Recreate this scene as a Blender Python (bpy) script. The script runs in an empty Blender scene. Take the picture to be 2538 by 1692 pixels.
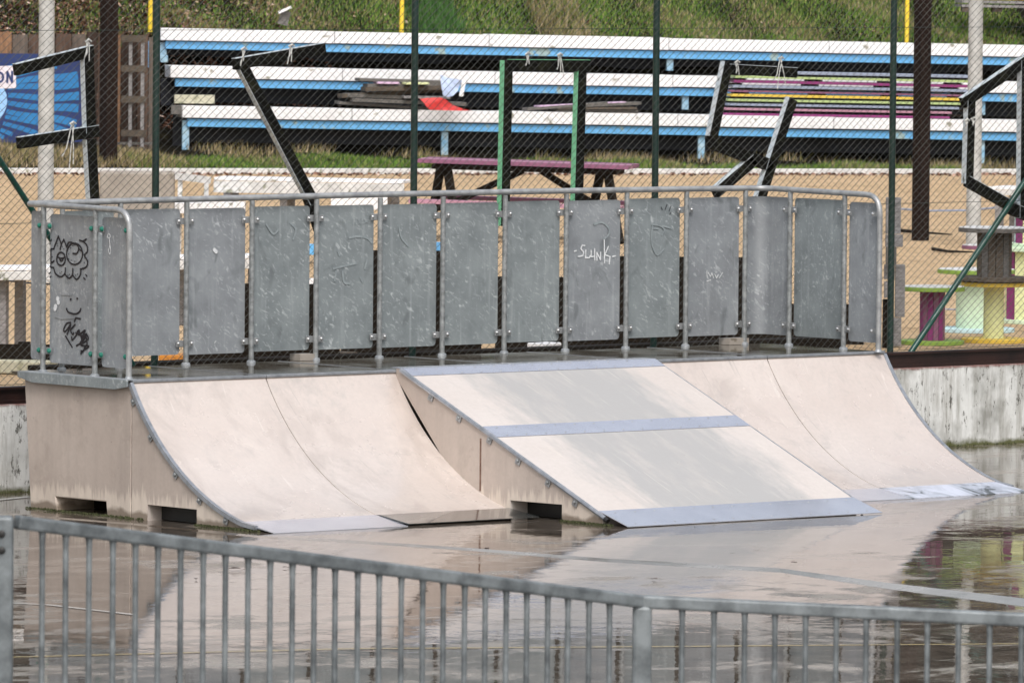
import bpy, math, random
import numpy as np
from mathutils import Vector, Matrix
random.seed(7); rng = np.random.default_rng(11)
S = bpy.context.scene
COL = S.collection
# ------------------------------------------------------------------ camera numbers (metres, world frame of the skate ramp)
FPX = 20000.0
F = Vector((0.64386798, 0.76329844, -0.05300486)); R = Vector((0.76464139, -0.64439743, 0.00868882)); U = Vector((0.02752403, 0.04612417, 0.99855645))
C = Vector((-34.0910863, -44.5104264, 4.2311183))
def ray(x, y): return F + R*((x-1269)/FPX) - U*((y-846)/FPX)
def on(x, y, ax, v):
    r = ray(x, y); t = (v-C[ax])/r[ax]; return C + r*t
def hz(x, y, z): return on(x, y, 2, z)
def hy(x, y, Y): return on(x, y, 1, Y)
def hx(x, y, X): return on(x, y, 0, X)
def hd(x, y, d): return C + ray(x, y)*d
FH = Vector((F.x, F.y, 0)).normalized(); RH = Vector((R.x, R.y, 0)).normalized()
def W(u, w, z): return Vector((C.x, C.y, 0)) + RH*u + FH*w + Vector((0, 0, z))

# ------------------------------------------------------------------ materials
def lin(h):
    h = h.lstrip('#'); v = [int(h[i:i+2], 16)/255 for i in (0, 2, 4)]
    return tuple(x/12.92 if x <= .04045 else ((x+.055)/1.055)**2.4 for x in v)
class NT:
    def __init__(s, name):
        s.m = bpy.data.materials.new(name); s.m.use_nodes = True; s.n = s.m.node_tree.nodes; s.l = s.m.node_tree.links
        s.b = s.n['Principled BSDF']; s.pos = s.n.new('ShaderNodeNewGeometry').outputs['Position']
    def link(s, a, b): s.l.new(a, b)
    def map(s, scale=(1, 1, 1), rot=(0, 0, 0), loc=(0, 0, 0), src=None):
        k = s.n.new('ShaderNodeMapping'); k.inputs['Scale'].default_value = scale; k.inputs['Rotation'].default_value = rot; k.inputs['Location'].default_value = loc
        s.link(src or s.pos, k.inputs[0]); return k.outputs[0]
    def noise(s, vec, scale=5, detail=4, rough=.55, dist=0):
        k = s.n.new('ShaderNodeTexNoise'); k.inputs['Scale'].default_value = scale; k.inputs['Detail'].default_value = detail
        k.inputs['Roughness'].default_value = rough; k.inputs['Distortion'].default_value = dist; s.link(vec, k.inputs['Vector']); return k.outputs['Fac']
    def voro(s, vec, scale=5, feat='F1', out='Distance'):
        k = s.n.new('ShaderNodeTexVoronoi'); k.feature = feat; k.inputs['Scale'].default_value = scale; s.link(vec, k.inputs['Vector']); return k.outputs[out]
    def ramp(s, fac, stops, interp='LINEAR'):
        k = s.n.new('ShaderNodeValToRGB'); e = k.color_ramp; e.interpolation = interp
        while len(e.elements) < len(stops): e.elements.new(.5)
        for el, (p, c) in zip(e.elements, stops):
            el.position = p; el.color = (c, c, c, 1) if not hasattr(c, '__len__') else (*c, 1)
        s.link(fac, k.inputs[0]); return k.outputs[0]
    def mix(s, fac, a, b, mode='MIX'):
        k = s.n.new('ShaderNodeMix'); k.data_type = 'RGBA'; k.blend_type = mode
        for i, v in ((0, fac), (6, a), (7, b)):
            if isinstance(v, bpy.types.NodeSocket): s.link(v, k.inputs[i])
            elif i == 0: k.inputs[0].default_value = v
            else: k.inputs[i].default_value = (*v, 1)
        return k.outputs[2]
    def math(s, op, a, b=0, clamp=False):
        k = s.n.new('ShaderNodeMath'); k.operation = op; k.use_clamp = clamp
        for i, v in ((0, a), (1, b)):
            if isinstance(v, bpy.types.NodeSocket): s.link(v, k.inputs[i])
            else: k.inputs[i].default_value = v
        return k.outputs[0]
    def set(s, **kw):
        names = dict(base='Base Color', rough='Roughness', metal='Metallic', spec='Specular IOR Level', coat='Coat Weight', coatr='Coat Roughness', ior='IOR', coatior='Coat IOR')
        for k, v in kw.items():
            i = s.b.inputs[names[k]]
            if isinstance(v, bpy.types.NodeSocket): s.link(v, i)
            elif k == 'base': i.default_value = (*v, 1)
            else: i.default_value = v
        return s
    def bump(s, h, strength=.3, dist=.01):
        k = s.n.new('ShaderNodeBump'); k.inputs['Strength'].default_value = strength; k.inputs['Distance'].default_value = dist
        s.link(h, k.inputs['Height']); s.link(k.outputs[0], s.b.inputs['Normal']); s.bn = k.outputs[0]; return s
    def sep(s, vec=None):
        k = s.n.new('ShaderNodeSeparateXYZ'); s.link(vec or s.pos, k.inputs[0]); return k.outputs
    def island(s):
        return s.n.new('ShaderNodeNewGeometry').outputs['Random Per Island']

def simple(name, c1, c2=None, scale=6, rough=.6, metal=0, spec=.5, bump=0, bscale=40, stretch=(1, 1, 1), lo=.35, hi=.65, coat=0, chips=None, chipamt=.68, chipscale=14):
    t = NT(name); v = t.map(stretch)
    base = c1
    if c2 is not None: base = t.ramp(t.noise(v, scale, 6, .62), [(lo, c1), (hi, c2)])
    if chips is not None:
        f = t.ramp(t.noise(t.map((1, 1, 1), loc=(3, 5, 1)), chipscale, 5, .6), [(chipamt, 0), (chipamt+.05, 1)])
        base = t.mix(f, base, chips)
    t.set(base=base, rough=rough, metal=metal, spec=spec, coat=coat)
    if bump: t.bump(t.noise(v, bscale, 4, .6), bump, .01)
    return t.m

def mk_galv(name, dark=(.175, .20, .212), light=(.29, .325, .34), hi=(.62, .66, .68), wet=.0):
    t = NT(name)
    n = t.noise(t.map((1, 1, 1)), 3.2, 7, .65)
    base = t.ramp(n, [(.3, dark), (.7, light)])
    # spangle scratches in two slanted directions, broken up by a patch mask
    s1 = t.noise(t.map((34, 34, 7), src=t.map((1, 1, 1), (math.radians(30), math.radians(38), 0))), 1, 4, .6, .6)
    s2 = t.noise(t.map((44, 44, 12), src=t.map((1, 1, 1), (math.radians(-20), math.radians(62), .3), (9, 1, 3))), 1, 3, .6, .9)
    patch = t.ramp(t.noise(t.map((1, 1, 1), loc=(4, 2, 8)), 2.8, 3, .5), [(.36, 0), (.60, 1)])
    f1 = t.ramp(s1, [(.58, 0), (.72, 1)]); f2 = t.ramp(s2, [(.60, 0), (.74, 1)])
    f = t.math('MULTIPLY', t.math('MAXIMUM', f1, f2), t.math('MULTIPLY', t.math('ADD', patch, .25), .6), True)
    base = t.mix(f, base, hi)
    smudge = t.ramp(t.noise(t.map((1.3, 1.3, 1), loc=(1, 7, 2)), 4.5, 3, .5, .8), [(.60, 0), (.72, 1)])
    base = t.mix(t.math('MULTIPLY', smudge, .5), base, (.10, .115, .125))
    run = t.ramp(t.noise(t.map((18, 18, 1.1), loc=(6, 2, 0)), 1, 4, .6), [(.56, 0), (.72, .18)])
    base = t.mix(run, base, hi)
    t.set(base=base, metal=.25, rough=t.ramp(n, [(.3, .5), (.7, .36)]), spec=.6)
    t.bump(t.noise(t.map((1, 1, 1)), 60, 3), .06, .004)
    return t.m

def mk_concrete(name, c1, c2, grime, wetrough=.3, side=False, coat=.35):
    t = NT(name)
    big = t.noise(t.map((1, 1, 1)), 1.1, 6, .6)
    base = t.ramp(big, [(.35, c1), (.68, c2)])
    fine = t.noise(t.map((1, 1, 1)), 34, 5, .65)
    base = t.mix(t.ramp(fine, [(.35, 0.16), (.6, 0)]), base, grime)
    sp = t.voro(t.map((1, 1, 1)), 15)
    spm = t.ramp(t.noise(t.map((1, 1, 1), loc=(3, 3, 3)), 2.0, 4, .6), [(.5, 0), (.66, 1)])
    base = t.mix(t.math('MULTIPLY', t.ramp(sp, [(.05, .75), (.09, 0)]), spm), base, (.12, .11, .1))
    blot = t.ramp(t.noise(t.map((1, 1, 1), loc=(8, 1, 4)), 2.6, 7, .72), [(.55, 0), (.75, .6)])
    base = t.mix(blot, base, grime)
    if not side:
        st = t.ramp(t.noise(t.map((1, .55, .55), loc=(3, 0, 6)), 2.2, 7, .68, .6), [(.50, 0), (.64, .55)])
        base = t.mix(st, base, tuple(v*.74 for v in c1))
        sc = t.ramp(t.noise(t.map((30, 2.2, 2.2), src=t.map((1, 1, 1), (0, 0, .12))), 1, 3, .6), [(.66, 0), (.73, .4)])
        base = t.mix(sc, base, (.72, .68, .64))
        sk = t.ramp(t.noise(t.map((46, 1.6, 1.6), src=t.map((1, 1, 1), (0, 0, -.2), (5, 5, 5))), 1, 4, .65), [(.64, 0), (.72, .45)])
        base = t.mix(sk, base, (.27, .25, .24))
    if side:
        z = t.sep()[2]
        drip = t.noise(t.map((26, 26, 1.6)), 1, 4, .6)
        lime = t.math('ADD', t.math('MULTIPLY', drip, .42), -.03)
        f = t.ramp(t.math('SUBTRACT', lime, z), [(-.0, 0), (.05, .75)])
        base = t.mix(f, base, (.66, .58, .50))
        runs = t.ramp(t.noise(t.map((11, 11, .8), loc=(2, 4, 0)), 1, 4, .6), [(.45, 0), (.75, .35)])
        base = t.mix(runs, base, tuple(v*.72 for v in c1))
        mud = t.ramp(t.math('SUBTRACT', t.math('MULTIPLY', t.noise(t.map((1, 1, 1)), 6, 4), .13), z), [(0, 0), (.03, .75)])
        base = t.mix(mud, base, (.12, .085, .055))
    t.set(base=base, rough=.55, spec=.35, coat=coat, coatr=t.ramp(t.noise(t.map((1, 1, 1), loc=(2, 6, 1)), 1.7, 5, .6), [(.4, wetrough*.8), (.62, wetrough*2.6)]), coatior=1.75)
    t.bump(fine, .12, .003)
    return t.m

def mk_wood(name, c1, c2, grain=(1, 1, 1), rough=.75, rot=(0, 0, 0), moss=None):
    t = NT(name)
    v = t.map(grain, rot)
    n = t.noise(v, 4, 7, .68, .4)
    base = t.ramp(n, [(.3, c1), (.68, c2)])
    if moss is not None:
        base = t.mix(t.ramp(t.noise(t.map((1, 1, 1), loc=(5, 5, 5)), 9, 5, .65), [(.5, 0), (.7, .7)]), base, moss)
    t.set(base=base, rough=rough, spec=.12)
    t.bump(n, .35, .006)
    return t.m

M = {}
M['galv'] = mk_galv('galvanized_sheet')
M['galv_light'] = mk_galv('galvanized_sheet_worn', (.20, .215, .235), (.32, .345, .37), (.62, .65, .68))
M['pipe'] = simple('galvanized_pipe', (.24, .25, .26), (.40, .41, .42), 14, .38, metal=.35, bump=.05, bscale=70)
M['pipe_side'] = simple('galvanized_post', (.16, .17, .175), (.33, .35, .36), 22, .42, metal=.3, bump=.05, bscale=90)
M['bracket'] = simple('zinc_bracket', (.22, .23, .24), (.38, .39, .40), 30, .4, metal=.5)
M['bolt'] = simple('bright_bolt', (.62, .63, .64), None, rough=.25, metal=.8)
M['bolt_green'] = simple('green_bolt_cap', (.01, .13, .09), (.02, .19, .14), 60, .3)
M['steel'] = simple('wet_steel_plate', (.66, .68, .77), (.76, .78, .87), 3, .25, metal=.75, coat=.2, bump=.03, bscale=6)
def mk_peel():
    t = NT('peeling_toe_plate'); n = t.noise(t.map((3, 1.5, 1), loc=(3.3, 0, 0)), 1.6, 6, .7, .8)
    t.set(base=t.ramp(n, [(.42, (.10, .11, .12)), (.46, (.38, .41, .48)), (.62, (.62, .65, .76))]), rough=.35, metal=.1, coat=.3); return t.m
M['peel'] = mk_peel()
M['steel_painted_reflection'] = simple('wet_steel_plate_reflection', (.10, .11, .11), (.16, .17, .17), 4, .16, metal=.6, coat=.8)  # dark tone paints the bank side mirrored in the lifted toe plate
M['trim'] = simple('steel_edge_trim', (.25, .27, .30), (.38, .40, .44), 16, .3, metal=.5)
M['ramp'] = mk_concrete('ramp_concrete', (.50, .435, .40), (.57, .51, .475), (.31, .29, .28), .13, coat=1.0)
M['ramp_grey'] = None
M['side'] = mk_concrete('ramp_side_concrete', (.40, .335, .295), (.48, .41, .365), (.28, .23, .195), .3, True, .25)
M['graf_black'] = simple('black_marker', (.008, .008, .014), None, rough=.4)
M['graf_white'] = simple('white_marker', (.72, .74, .76), (.5, .52, .54), 80, .5)
M['grease'] = simple('dark_smear', (.20, .23, .245), (.27, .305, .32), 30, .5)
M['rubber_and_shade'] = simple('black_end_cap_and_shade', (.012, .012, .012), None, rough=.5)  # end caps, seam and bolts; also the sheets painting pocket shade
M['green_post'] = simple('dark_green_steel', (.004, .022, .019), (.010, .034, .026), 9, .42, bump=.06, bscale=30)
M['green_brace'] = simple('green_painted_tube', (.003, .04, .03), (.005, .065, .047), 12, .3)
M['mesh'] = simple('weathered_mesh_wire', (.012, .015, .015), (.11, .115, .11), 1.3, .45, metal=.3)
M['white'] = simple('white_paint', (.72, .72, .74), (.84, .84, .86), 4, .45, chips=(.30, .29, .24), chipamt=.63, chipscale=7, bump=.1, bscale=20)
M['white_dirty'] = simple('dirty_white_paint', (.50, .50, .50), (.68, .68, .68), 7, .5, chips=(.25, .26, .2), chipamt=.6, chipscale=12, bump=.1)
M['blue'] = simple('sky_blue_paint', (.12, .40, .74), (.16, .46, .80), 8, .5, chips=(.34, .46, .46), chipamt=.60, chipscale=3.2, bump=.1)
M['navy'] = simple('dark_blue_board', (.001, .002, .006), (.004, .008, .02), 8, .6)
M['lightpole'] = simple('pole_zinc', (.36, .37, .37), (.55, .56, .56), 7, .5, metal=.2)
M['yellow'] = simple('yellow_paint', (.80, .58, .03), (.72, .50, .05), 9, .5)
M['darkwood'] = mk_wood('brown_post_wood', (.006, .004, .0035), (.026, .016, .013), (12, 12, .8))
M['letterwood'] = mk_wood('black_letter_board', (.002, .002, .0018), (.009, .0085, .0065), (9, 9, 9), moss=(.03, .03, .014))
M['letter_white'] = simple('letter_white_edge', (.45, .52, .58), (.60, .64, .66), 14, .6, chips=(.1, .1, .08), chipamt=.64)
M['letter_green'] = simple('letter_green_edge', (.16, .50, .28), (.22, .58, .34), 18, .6, chips=(.06, .09, .05), chipamt=.66, chipscale=30)
M['string'] = simple('white_string', (.62, .62, .60), None, rough=.9)
M['beam'] = simple('dark_red_steel', (.010, .004, .004), (.026, .010, .008), 5, .45)
M['oldwood'] = mk_wood('grey_weathered_wood', (.13, .125, .12), (.34, .33, .34), (3, 3, 14), moss=None)
M['paleplank'] = mk_wood('pale_mossy_timber', (.38, .37, .28), (.60, .58, .46), (6, 6, 20), moss=(.12, .13, .05))
M['pallet'] = mk_wood('dark_pallet_wood', (.005, .004, .003), (.024, .018, .013), (6, 6, 16))
M['board_brown'] = mk_wood('brown_board', (.05, .04, .033), (.15, .125, .10), (5, 5, 16))
M['board_grey'] = mk_wood('grey_board', (.07, .065, .06), (.20, .19, .18), (5, 5, 16))
M['slab'] = simple('concrete_slab_face', (.25, .225, .20), (.34, .31, .275), 5, .8, bump=.2, chips=(.16, .14, .11), chipamt=.62, chipscale=5)
for k, c in dict(purple=(.20, .02, .13), plum=(.20, .075, .14), pink=(.38, .20, .27), lime=(.36, .46, .20), lime_dark=(.20, .32, .05), cream=(.62, .66, .36), mint=(.50, .62, .46),
                 yell=(.62, .44, .06), slate=(.24, .28, .38), paleblue=(.45, .62, .66), skyblue=(.10, .30, .55), red=(.55, .03, .03), cloth=(.42, .52, .75), orange=(.55, .22, .03), lilac=(.60, .42, .60)).items():
    M[k] = simple(k+'_paint', c, tuple(min(1, v*1.18+.01) for v in c), 12, .55, bump=.1, chips=tuple(v*.5+.05 for v in c), chipamt=.68, chipscale=16)
M['frontrail'] = simple('front_rail_zinc', (.085, .097, .105), (.22, .245, .26), 9, .5, metal=.25, bump=.1, bscale=40)
M['moss'] = simple('moss_clump', (.025, .032, .010), (.055, .06, .02), 60, .9)
M['leafwet'] = simple('dead_wet_leaf', (.02, .012, .008), (.06, .03, .02), 40, .5)

def mk_ramp_bank():
    t = NT('bank_surface_concrete')
    x, y, z = t.sep()
    big = t.noise(t.map((1, 1, 1)), 1.2, 6, .6)
    base = t.ramp(big, [(.35, (.545, .49, .455)), (.65, (.59, .54, .51))])
    # wheel-polished grey band down the middle of the bank, ragged edges
    wob = t.math('MULTIPLY', t.math('SUBTRACT', t.noise(t.map((4, 1.2, 1)), 1.6, 6, .7), .5), 1.1)
    d = t.math('ABSOLUTE', t.math('SUBTRACT', t.math('ADD', x, wob), 3.62), 0)
    band = t.ramp(d, [(.55, .95), (.95, 0)])
    base = t.mix(t.math('MULTIPLY', band, t.ramp(t.noise(t.map((3, .8, 1), loc=(2, 2, 2)), 2, 6, .7), [(.25, .55), (.5, 1)])), base, (.365, .36, .355))
    fine = t.noise(t.map((1, 1, 1)), 30, 5, .65)
    base = t.mix(t.ramp(fine, [(.35, .14), (.6, 0)]), base, (.34, .31, .28))
    scr = t.ramp(t.noise(t.map((40, 1.2, 1), (0, 0, .06)), 1, 3, .6), [(.66, 0), (.74, .5)])
    base = t.mix(scr, base, (.75, .70, .62))
    sp = t.math('MULTIPLY', t.ramp(t.voro(t.map((1, 1, 1)), 13), [(.04, .7), (.07, 0)]), t.ramp(t.noise(t.map((1, 1, 1), loc=(7, 3, 3)), 2.0, 4, .6), [(.52, 0), (.66, 1)]))
    base = t.mix(sp, base, (.1, .1, .09))
    t.set(base=base, rough=.55, spec=.35, coat=.8, coatr=.2, coatior=1.4); t.bump(fine, .1, .003); return t.m
M['bank'] = mk_ramp_bank()

def mk_ground():
    t = NT('wet_asphalt')
    n1 = t.noise(t.map((1, 1, 1)), 3, 8, .65)
    base = t.ramp(n1, [(.3, (.060, .048, .038)), (.7, (.135, .112, .092))])
    # film thickness map: long shallow pools and damp ridges between them
    p1 = t.noise(t.map((.55, .55, 1), (0, 0, .3)), 1, 5, .58, .3)
    p2 = t.noise(t.map((2.2, 2.2, 1), loc=(5, 1, 0)), 1, 6, .65, .5)
    pm = t.math('ADD', t.math('MULTIPLY', p1, .62), t.math('MULTIPLY', p2, .38))
    rough = t.ramp(pm, [(.34, .40), (.41, .20), (.45, .04), (.475, .005)])
    base = t.mix(t.ramp(pm, [(.34, .75), (.41, .35), (.47, 0)]), base, (.34, .30, .26))
    dk = t.ramp(t.noise(t.map((1.2, 1.2, 1), loc=(9, 2, 0)), 2.2, 7, .72, .6), [(.52, 0), (.62, .7)])
    base = t.mix(dk, base, (.035, .030, .025))
    dry = t.ramp(t.noise(t.map((.5, .9, 1), (0, 0, -.5), (12, 3, 0)), 1.5, 8, .7, .5), [(.53, 0), (.60, 1)])
    rough = t.math('ADD', rough, t.math('MULTIPLY', dry, .16), True)
    base = t.mix(t.math('MULTIPLY', dry, .6), base, (.30, .26, .225))
    grit = t.ramp(t.voro(t.map((1, 1, 1)), 9), [(.02, 1), (.045, 0)])
    gm = t.ramp(t.noise(t.map((1, 1, 1), loc=(2, 9, 4)), 1.3, 4, .6), [(.48, 0), (.58, 1)])
    base = t.mix(t.math('MULTIPLY', grit, gm), base, (.75, .74, .70))
    t.set(base=base, rough=rough, spec=.5, ior=1.42)
    w = t.noise(t.map((1, 1, 1), loc=(1, 1, 1)), 2.1, 4, .55)
    w2 = t.noise(t.map((1, 1, 1), loc=(1, 4, 1)), 9, 3, .5)
    edge = t.ramp(pm, [(.40, 1.0), (.50, .05)])
    h = t.math('ADD', t.math('MULTIPLY', w, .25), t.math('MULTIPLY', t.math('MULTIPLY', w2, .10), edge))
    t.bump(h, 1.0, .007); return t.m
M['ground'] = mk_ground()

def mk_deck():
    t = NT('wet_deck_board')
    n = t.noise(t.map((1, 1, 1)), 4, 6, .6)
    t.set(base=t.ramp(n, [(.35, (.05, .045, .035)), (.7, (.13, .12, .10))]), rough=t.ramp(t.noise(t.map((1, 1, 1), loc=(3, 1, 1)), 1.4, 4), [(.4, .05), (.62, .22)]), spec=.5)
    return t.m
M['deck'] = mk_deck()

def mk_wall():
    t = NT('flaking_white_wall')
    z = t.sep()[2]
    n = t.noise(t.map((1, 1, 1)), 3.2, 7, .68)
    base = t.ramp(n, [(.3, (.52, .53, .52)), (.6, (.70, .71, .70))])
    st = t.noise(t.map((9, 9, 1.2)), 1, 6, .72)
    base = t.mix(t.ramp(st, [(.46, 0), (.68, .8)]), base, (.22, .21, .18))
    fl = t.noise(t.map((16, 16, 5), loc=(4, 0, 0)), 1, 6, .8)
    base = t.mix(t.ramp(fl, [(.565, 0), (.60, .9)]), base, (.07, .065, .055))
    big = t.noise(t.map((1.6, 1.6, 1.1), loc=(7, 2, 0)), 1, 5, .65)
    base = t.mix(t.ramp(big, [(.50, 0), (.64, .7)]), base, (.15, .15, .13))
    ms = t.math('SUBTRACT', t.math('MULTIPLY', t.noise(t.map((1, 1, 1)), 7, 5, .7), .11), z)
    base = t.mix(t.ramp(ms, [(0, 0), (.04, .95)]), base, (.075, .08, .02))
    top = t.math('ADD', t.math('MULTIPLY', t.noise(t.map((1, 1, 1), loc=(3, 3, 0)), 9, 5, .7), .06), t.math('SUBTRACT', z, .65))
    base = t.mix(t.ramp(top, [(.0, 0), (.02, .9)]), base, (.16, .07, .06))
    t.set(base=base, rough=.75, spec=.3); t.bump(fl, .3, .006); return t.m
M['wall'] = mk_wall()

def mk_sand():
    t = NT('damp_sand')
    n = t.noise(t.map((1, 1, 1)), .9, 8, .65)
    base = t.ramp(n, [(.3, (.60, .43, .26)), (.7, (.70, .515, .325))])
    k = t.noise(t.map((2.2, .9, 1), (0, 0, -.7)), 3.2, 5, .72)
    base = t.mix(t.ramp(k, [(.52, 0), (.64, .8)]), base, (.33, .22, .13))
    d = t.noise(t.map((1.5, .7, 1), (0, 0, -.7), (4, 4, 4)), 2.2, 8, .8)
    base = t.mix(t.ramp(d, [(.64, 0), (.68, .9)]), base, (.10, .06, .04))
    t.set(base=base, rough=.95, spec=.1); t.bump(t.noise(t.map((1, 1, 1)), 3.0, 7, .75), 1, .16); return t.m
M['sand'] = mk_sand()

def mk_soil():
    t = NT('bank_soil')
    n = t.noise(t.map((1, 1, 1)), 5, 8, .7)
    base = t.ramp(n, [(.3, (.003, .002, .0015)), (.55, (.012, .010, .006)), (.7, (.028, .024, .011))])
    t.set(base=base, rough=1, spec=.1); t.bump(n, 1, .1); return t.m
M['soil'] = mk_soil()

def mk_island(name, stops, rough=.8):
    t = NT(name); t.set(base=t.ramp(t.island(), stops, 'LINEAR'), rough=rough, spec=.2); return t.m
G1 = [(0, (.035, .10, .014)), (.35, (.10, .21, .03)), (.65, (.17, .27, .05)), (.85, (.25, .28, .09)), (1, (.42, .36, .18))]
M['grass'] = mk_island('grass_blades', G1)
M['straw'] = mk_island('dry_grass_blades', [(0, (.13, .15, .04)), (.4, (.24, .20, .09)), (.7, (.38, .29, .17)), (1, (.55, .44, .30))])
M['leaf'] = mk_island('leaf_litter', [(0, (.05, .022, .014)), (.35, (.13, .062, .04)), (.65, (.22, .115, .08)), (.85, (.36, .22, .16)), (1, (.58, .44, .38))])
M['plankwall'] = mk_island('palisade_planks', [(0, (.05, .032, .026)), (.25, (.13, .07, .045)), (.5, (.08, .06, .05)), (.75, (.30, .165, .09)), (.9, (.10, .08, .07)), (1, (.36, .21, .12))])
M['ban_blue'] = simple('banner_mid_blue', (.006, .14, .38), (.012, .18, .44), 3, .4)
M['ban_navy'] = simple('banner_navy', (.004, .018, .10), (.006, .03, .15), 2, .4)
M['ban_sky'] = simple('banner_pale_blue', (.28, .50, .82), None, rough=.4)
M['ban_white'] = simple('banner_white', (.72, .66, .72), None, rough=.4)
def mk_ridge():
    t = NT('pale_joint_sky_sheen'); n = t.noise(t.map((1, 1, 1)), 1.1, 7, .62); f = t.ramp(n, [(.36, .15), (.58, .9)])
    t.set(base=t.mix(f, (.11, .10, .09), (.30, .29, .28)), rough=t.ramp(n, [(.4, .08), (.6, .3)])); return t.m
M['ridge'] = mk_ridge()  # pale tone paints the sky reflection on the slab's sloping edge
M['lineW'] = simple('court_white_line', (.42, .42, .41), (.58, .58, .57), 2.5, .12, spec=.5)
M['lineY'] = simple('court_yellow_line', (.40, .29, .07), (.28, .21, .08), 6, .2)

# ------------------------------------------------------------------ mesh builder
class MB:
    def __init__(s): s.v = []; s.f = []
    def add(s, vs, fs):
        o = len(s.v); s.v += [Vector(v) for v in vs]; s.f += [tuple(i+o for i in f) for f in fs]; return s
    def box8(s, p): return s.add(p, [(0, 3, 2, 1), (4, 5, 6, 7), (0, 1, 5, 4), (1, 2, 6, 5), (2, 3, 7, 6), (3, 0, 4, 7)])
    def box(s, a, b):
        (x0, y0, z0), (x1, y1, z1) = a, b
        return s.box8([(x0, y0, z0), (x1, y0, z0), (x1, y1, z0), (x0, y1, z0), (x0, y0, z1), (x1, y0, z1), (x1, y1, z1), (x0, y1, z1)])
    def beam(s, p0, p1, w, t, side):
        """box from p0 to p1, w wide across (in the plane facing `side`), t thick along `side`"""
        p0, p1 = Vector(p0), Vector(p1); d = (p1-p0).normalized(); n = Vector(side); n = (n-d*n.dot(d)).normalized(); c = d.cross(n)
        q = []
        for p in (p0, p1):
            for a, b in ((-1, -1), (1, -1), (1, 1), (-1, 1)): q.append(p+c*(a*w/2)+n*(b*t/2))
        return s.box8(q)
    def tube(s, pts, r, n=10, cap=True):
        pts = [Vector(p) for p in pts]; rr = r if hasattr(r, '__len__') else [r]*len(pts)
        up = None; rings = []
        for i, p in enumerate(pts):
            a = pts[max(i-1, 0)]; b = pts[min(i+1, len(pts)-1)]; d = (b-a).normalized()
            if up is None:
                up = Vector((0, 0, 1)) if abs(d.z) < .9 else Vector((1, 0, 0))
            x = (up-d*up.dot(d)).normalized(); up = x; y = d.cross(x)
            rings.append([p+(x*math.cos(k*2*math.pi/n)+y*math.sin(k*2*math.pi/n))*rr[i] for k in range(n)])
        o = len(s.v); s.v += [v for rg in rings for v in rg]
        for i in range(len(rings)-1):
            for k in range(n):
                k2 = (k+1) % n; s.f.append((o+i*n+k, o+i*n+k2, o+(i+1)*n+k2, o+(i+1)*n+k))
        if cap:
            s.f.append(tuple(o+k for k in reversed(range(n)))); s.f.append(tuple(o+(len(rings)-1)*n+k for k in range(n)))
        return s
    def prism(s, poly, a, b):
        """poly: list of 3D points (planar), extruded from offset vector a to offset b"""
        a, b = Vector(a), Vector(b); n = len(poly); o = len(s.v)
        s.v += [Vector(p)+a for p in poly]+[Vector(p)+b for p in poly]
        s.f.append(tuple(o+i for i in range(n))); s.f.append(tuple(o+n+i for i in reversed(range(n))))
        for i in range(n):
            j = (i+1) % n; s.f.append((o+j, o+i, o+n+i, o+n+j))
        return s
    def disc(s, c, r, h, n=28, axis=Vector((0, 0, 1))):
        return s.tube([Vector(c), Vector(c)+axis*h], r, n)
    def dome(s, c, n, r, h, k=8):
        """bolt head on a surface with normal n"""
        c, n = Vector(c), Vector(n).normalized()
        return s.tube([c, c+n*h*.55, c+n*h*.9, c+n*h], [r, r*.9, r*.5, r*.05], k)
    def build(s, name, mat, parent=None, smooth=False, bevel=0, ang=35):
        me = bpy.data.meshes.new(name); off = parent.matrix_world.translation if False else (Vector(parent['base']) if parent is not None else Vector((0, 0, 0)))
        me.from_pydata([tuple(v-off) for v in s.v], [], s.f); me.update()
        import bmesh
        bm = bmesh.new(); bm.from_mesh(me); bmesh.ops.recalc_face_normals(bm, faces=bm.faces); bm.to_mesh(me); bm.free()
        o = bpy.data.objects.new(name, me); COL.objects.link(o)
        for mm in (mat if isinstance(mat, (list, tuple)) else [mat]): me.materials.append(mm)
        if parent is not None: o.parent = parent; o['base'] = tuple(off)
        if smooth:
            for p in me.polygons: p.use_smooth = True
            me.set_sharp_from_angle(angle=math.radians(ang))
        if bevel:
            b = o.modifiers.new('bevel', 'BEVEL'); b.width = bevel; b.segments = 2; b.limit_method = 'ANGLE'; b.angle_limit = math.radians(40)
        return o
def thing(name, label, cat, base, group=None):
    o = bpy.data.objects.new(name, None); COL.objects.link(o); o.empty_display_size = .2
    o.location = base; o['base'] = tuple(Vector(base)); o['label'] = label; o['category'] = cat
    if group: o['group'] = group
    return o
def tag(o, label, cat, group=None, kind=None):
    o['label'] = label; o['category'] = cat
    if group: o['group'] = group
    if kind: o['kind'] = kind
    return o
def sheet(name, mat, pts, faces=None, parent=None):
    m = MB(); m.add(pts, faces or [tuple(range(len(pts)))]); return m.build(name, mat, parent)
def subpart(o, parent): o.parent = parent; return o

# ------------------------------------------------------------------ world, sun, camera
w = bpy.data.worlds.new("World"); S.world = w; w.use_nodes = True
nt = w.node_tree; bg = nt.nodes['Background']; sky = nt.nodes.new('ShaderNodeTexSky'); sky.sky_type = 'NISHITA'; sky.sun_disc = False
SUN_EL, SUN_AZ = 52, 215     # azimuth measured clockwise from +Y
sky.sun_elevation = math.radians(SUN_EL); sky.sun_rotation = math.radians(SUN_AZ); sky.air_density = 1.6; sky.dust_density = 6.0; sky.ozone_density = 1.0; sky.altitude = 100
hs = nt.nodes.new('ShaderNodeHueSaturation'); hs.inputs['Saturation'].default_value = .5
nt.links.new(sky.outputs[0], hs.inputs['Color']); nt.links.new(hs.outputs[0], bg.inputs[0]); bg.inputs[1].default_value = .15
sl = bpy.data.lights.new('sun', 'SUN'); sl.energy = .95; sl.angle = math.radians(16); sl.color = (.99, .985, 1)
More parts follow.
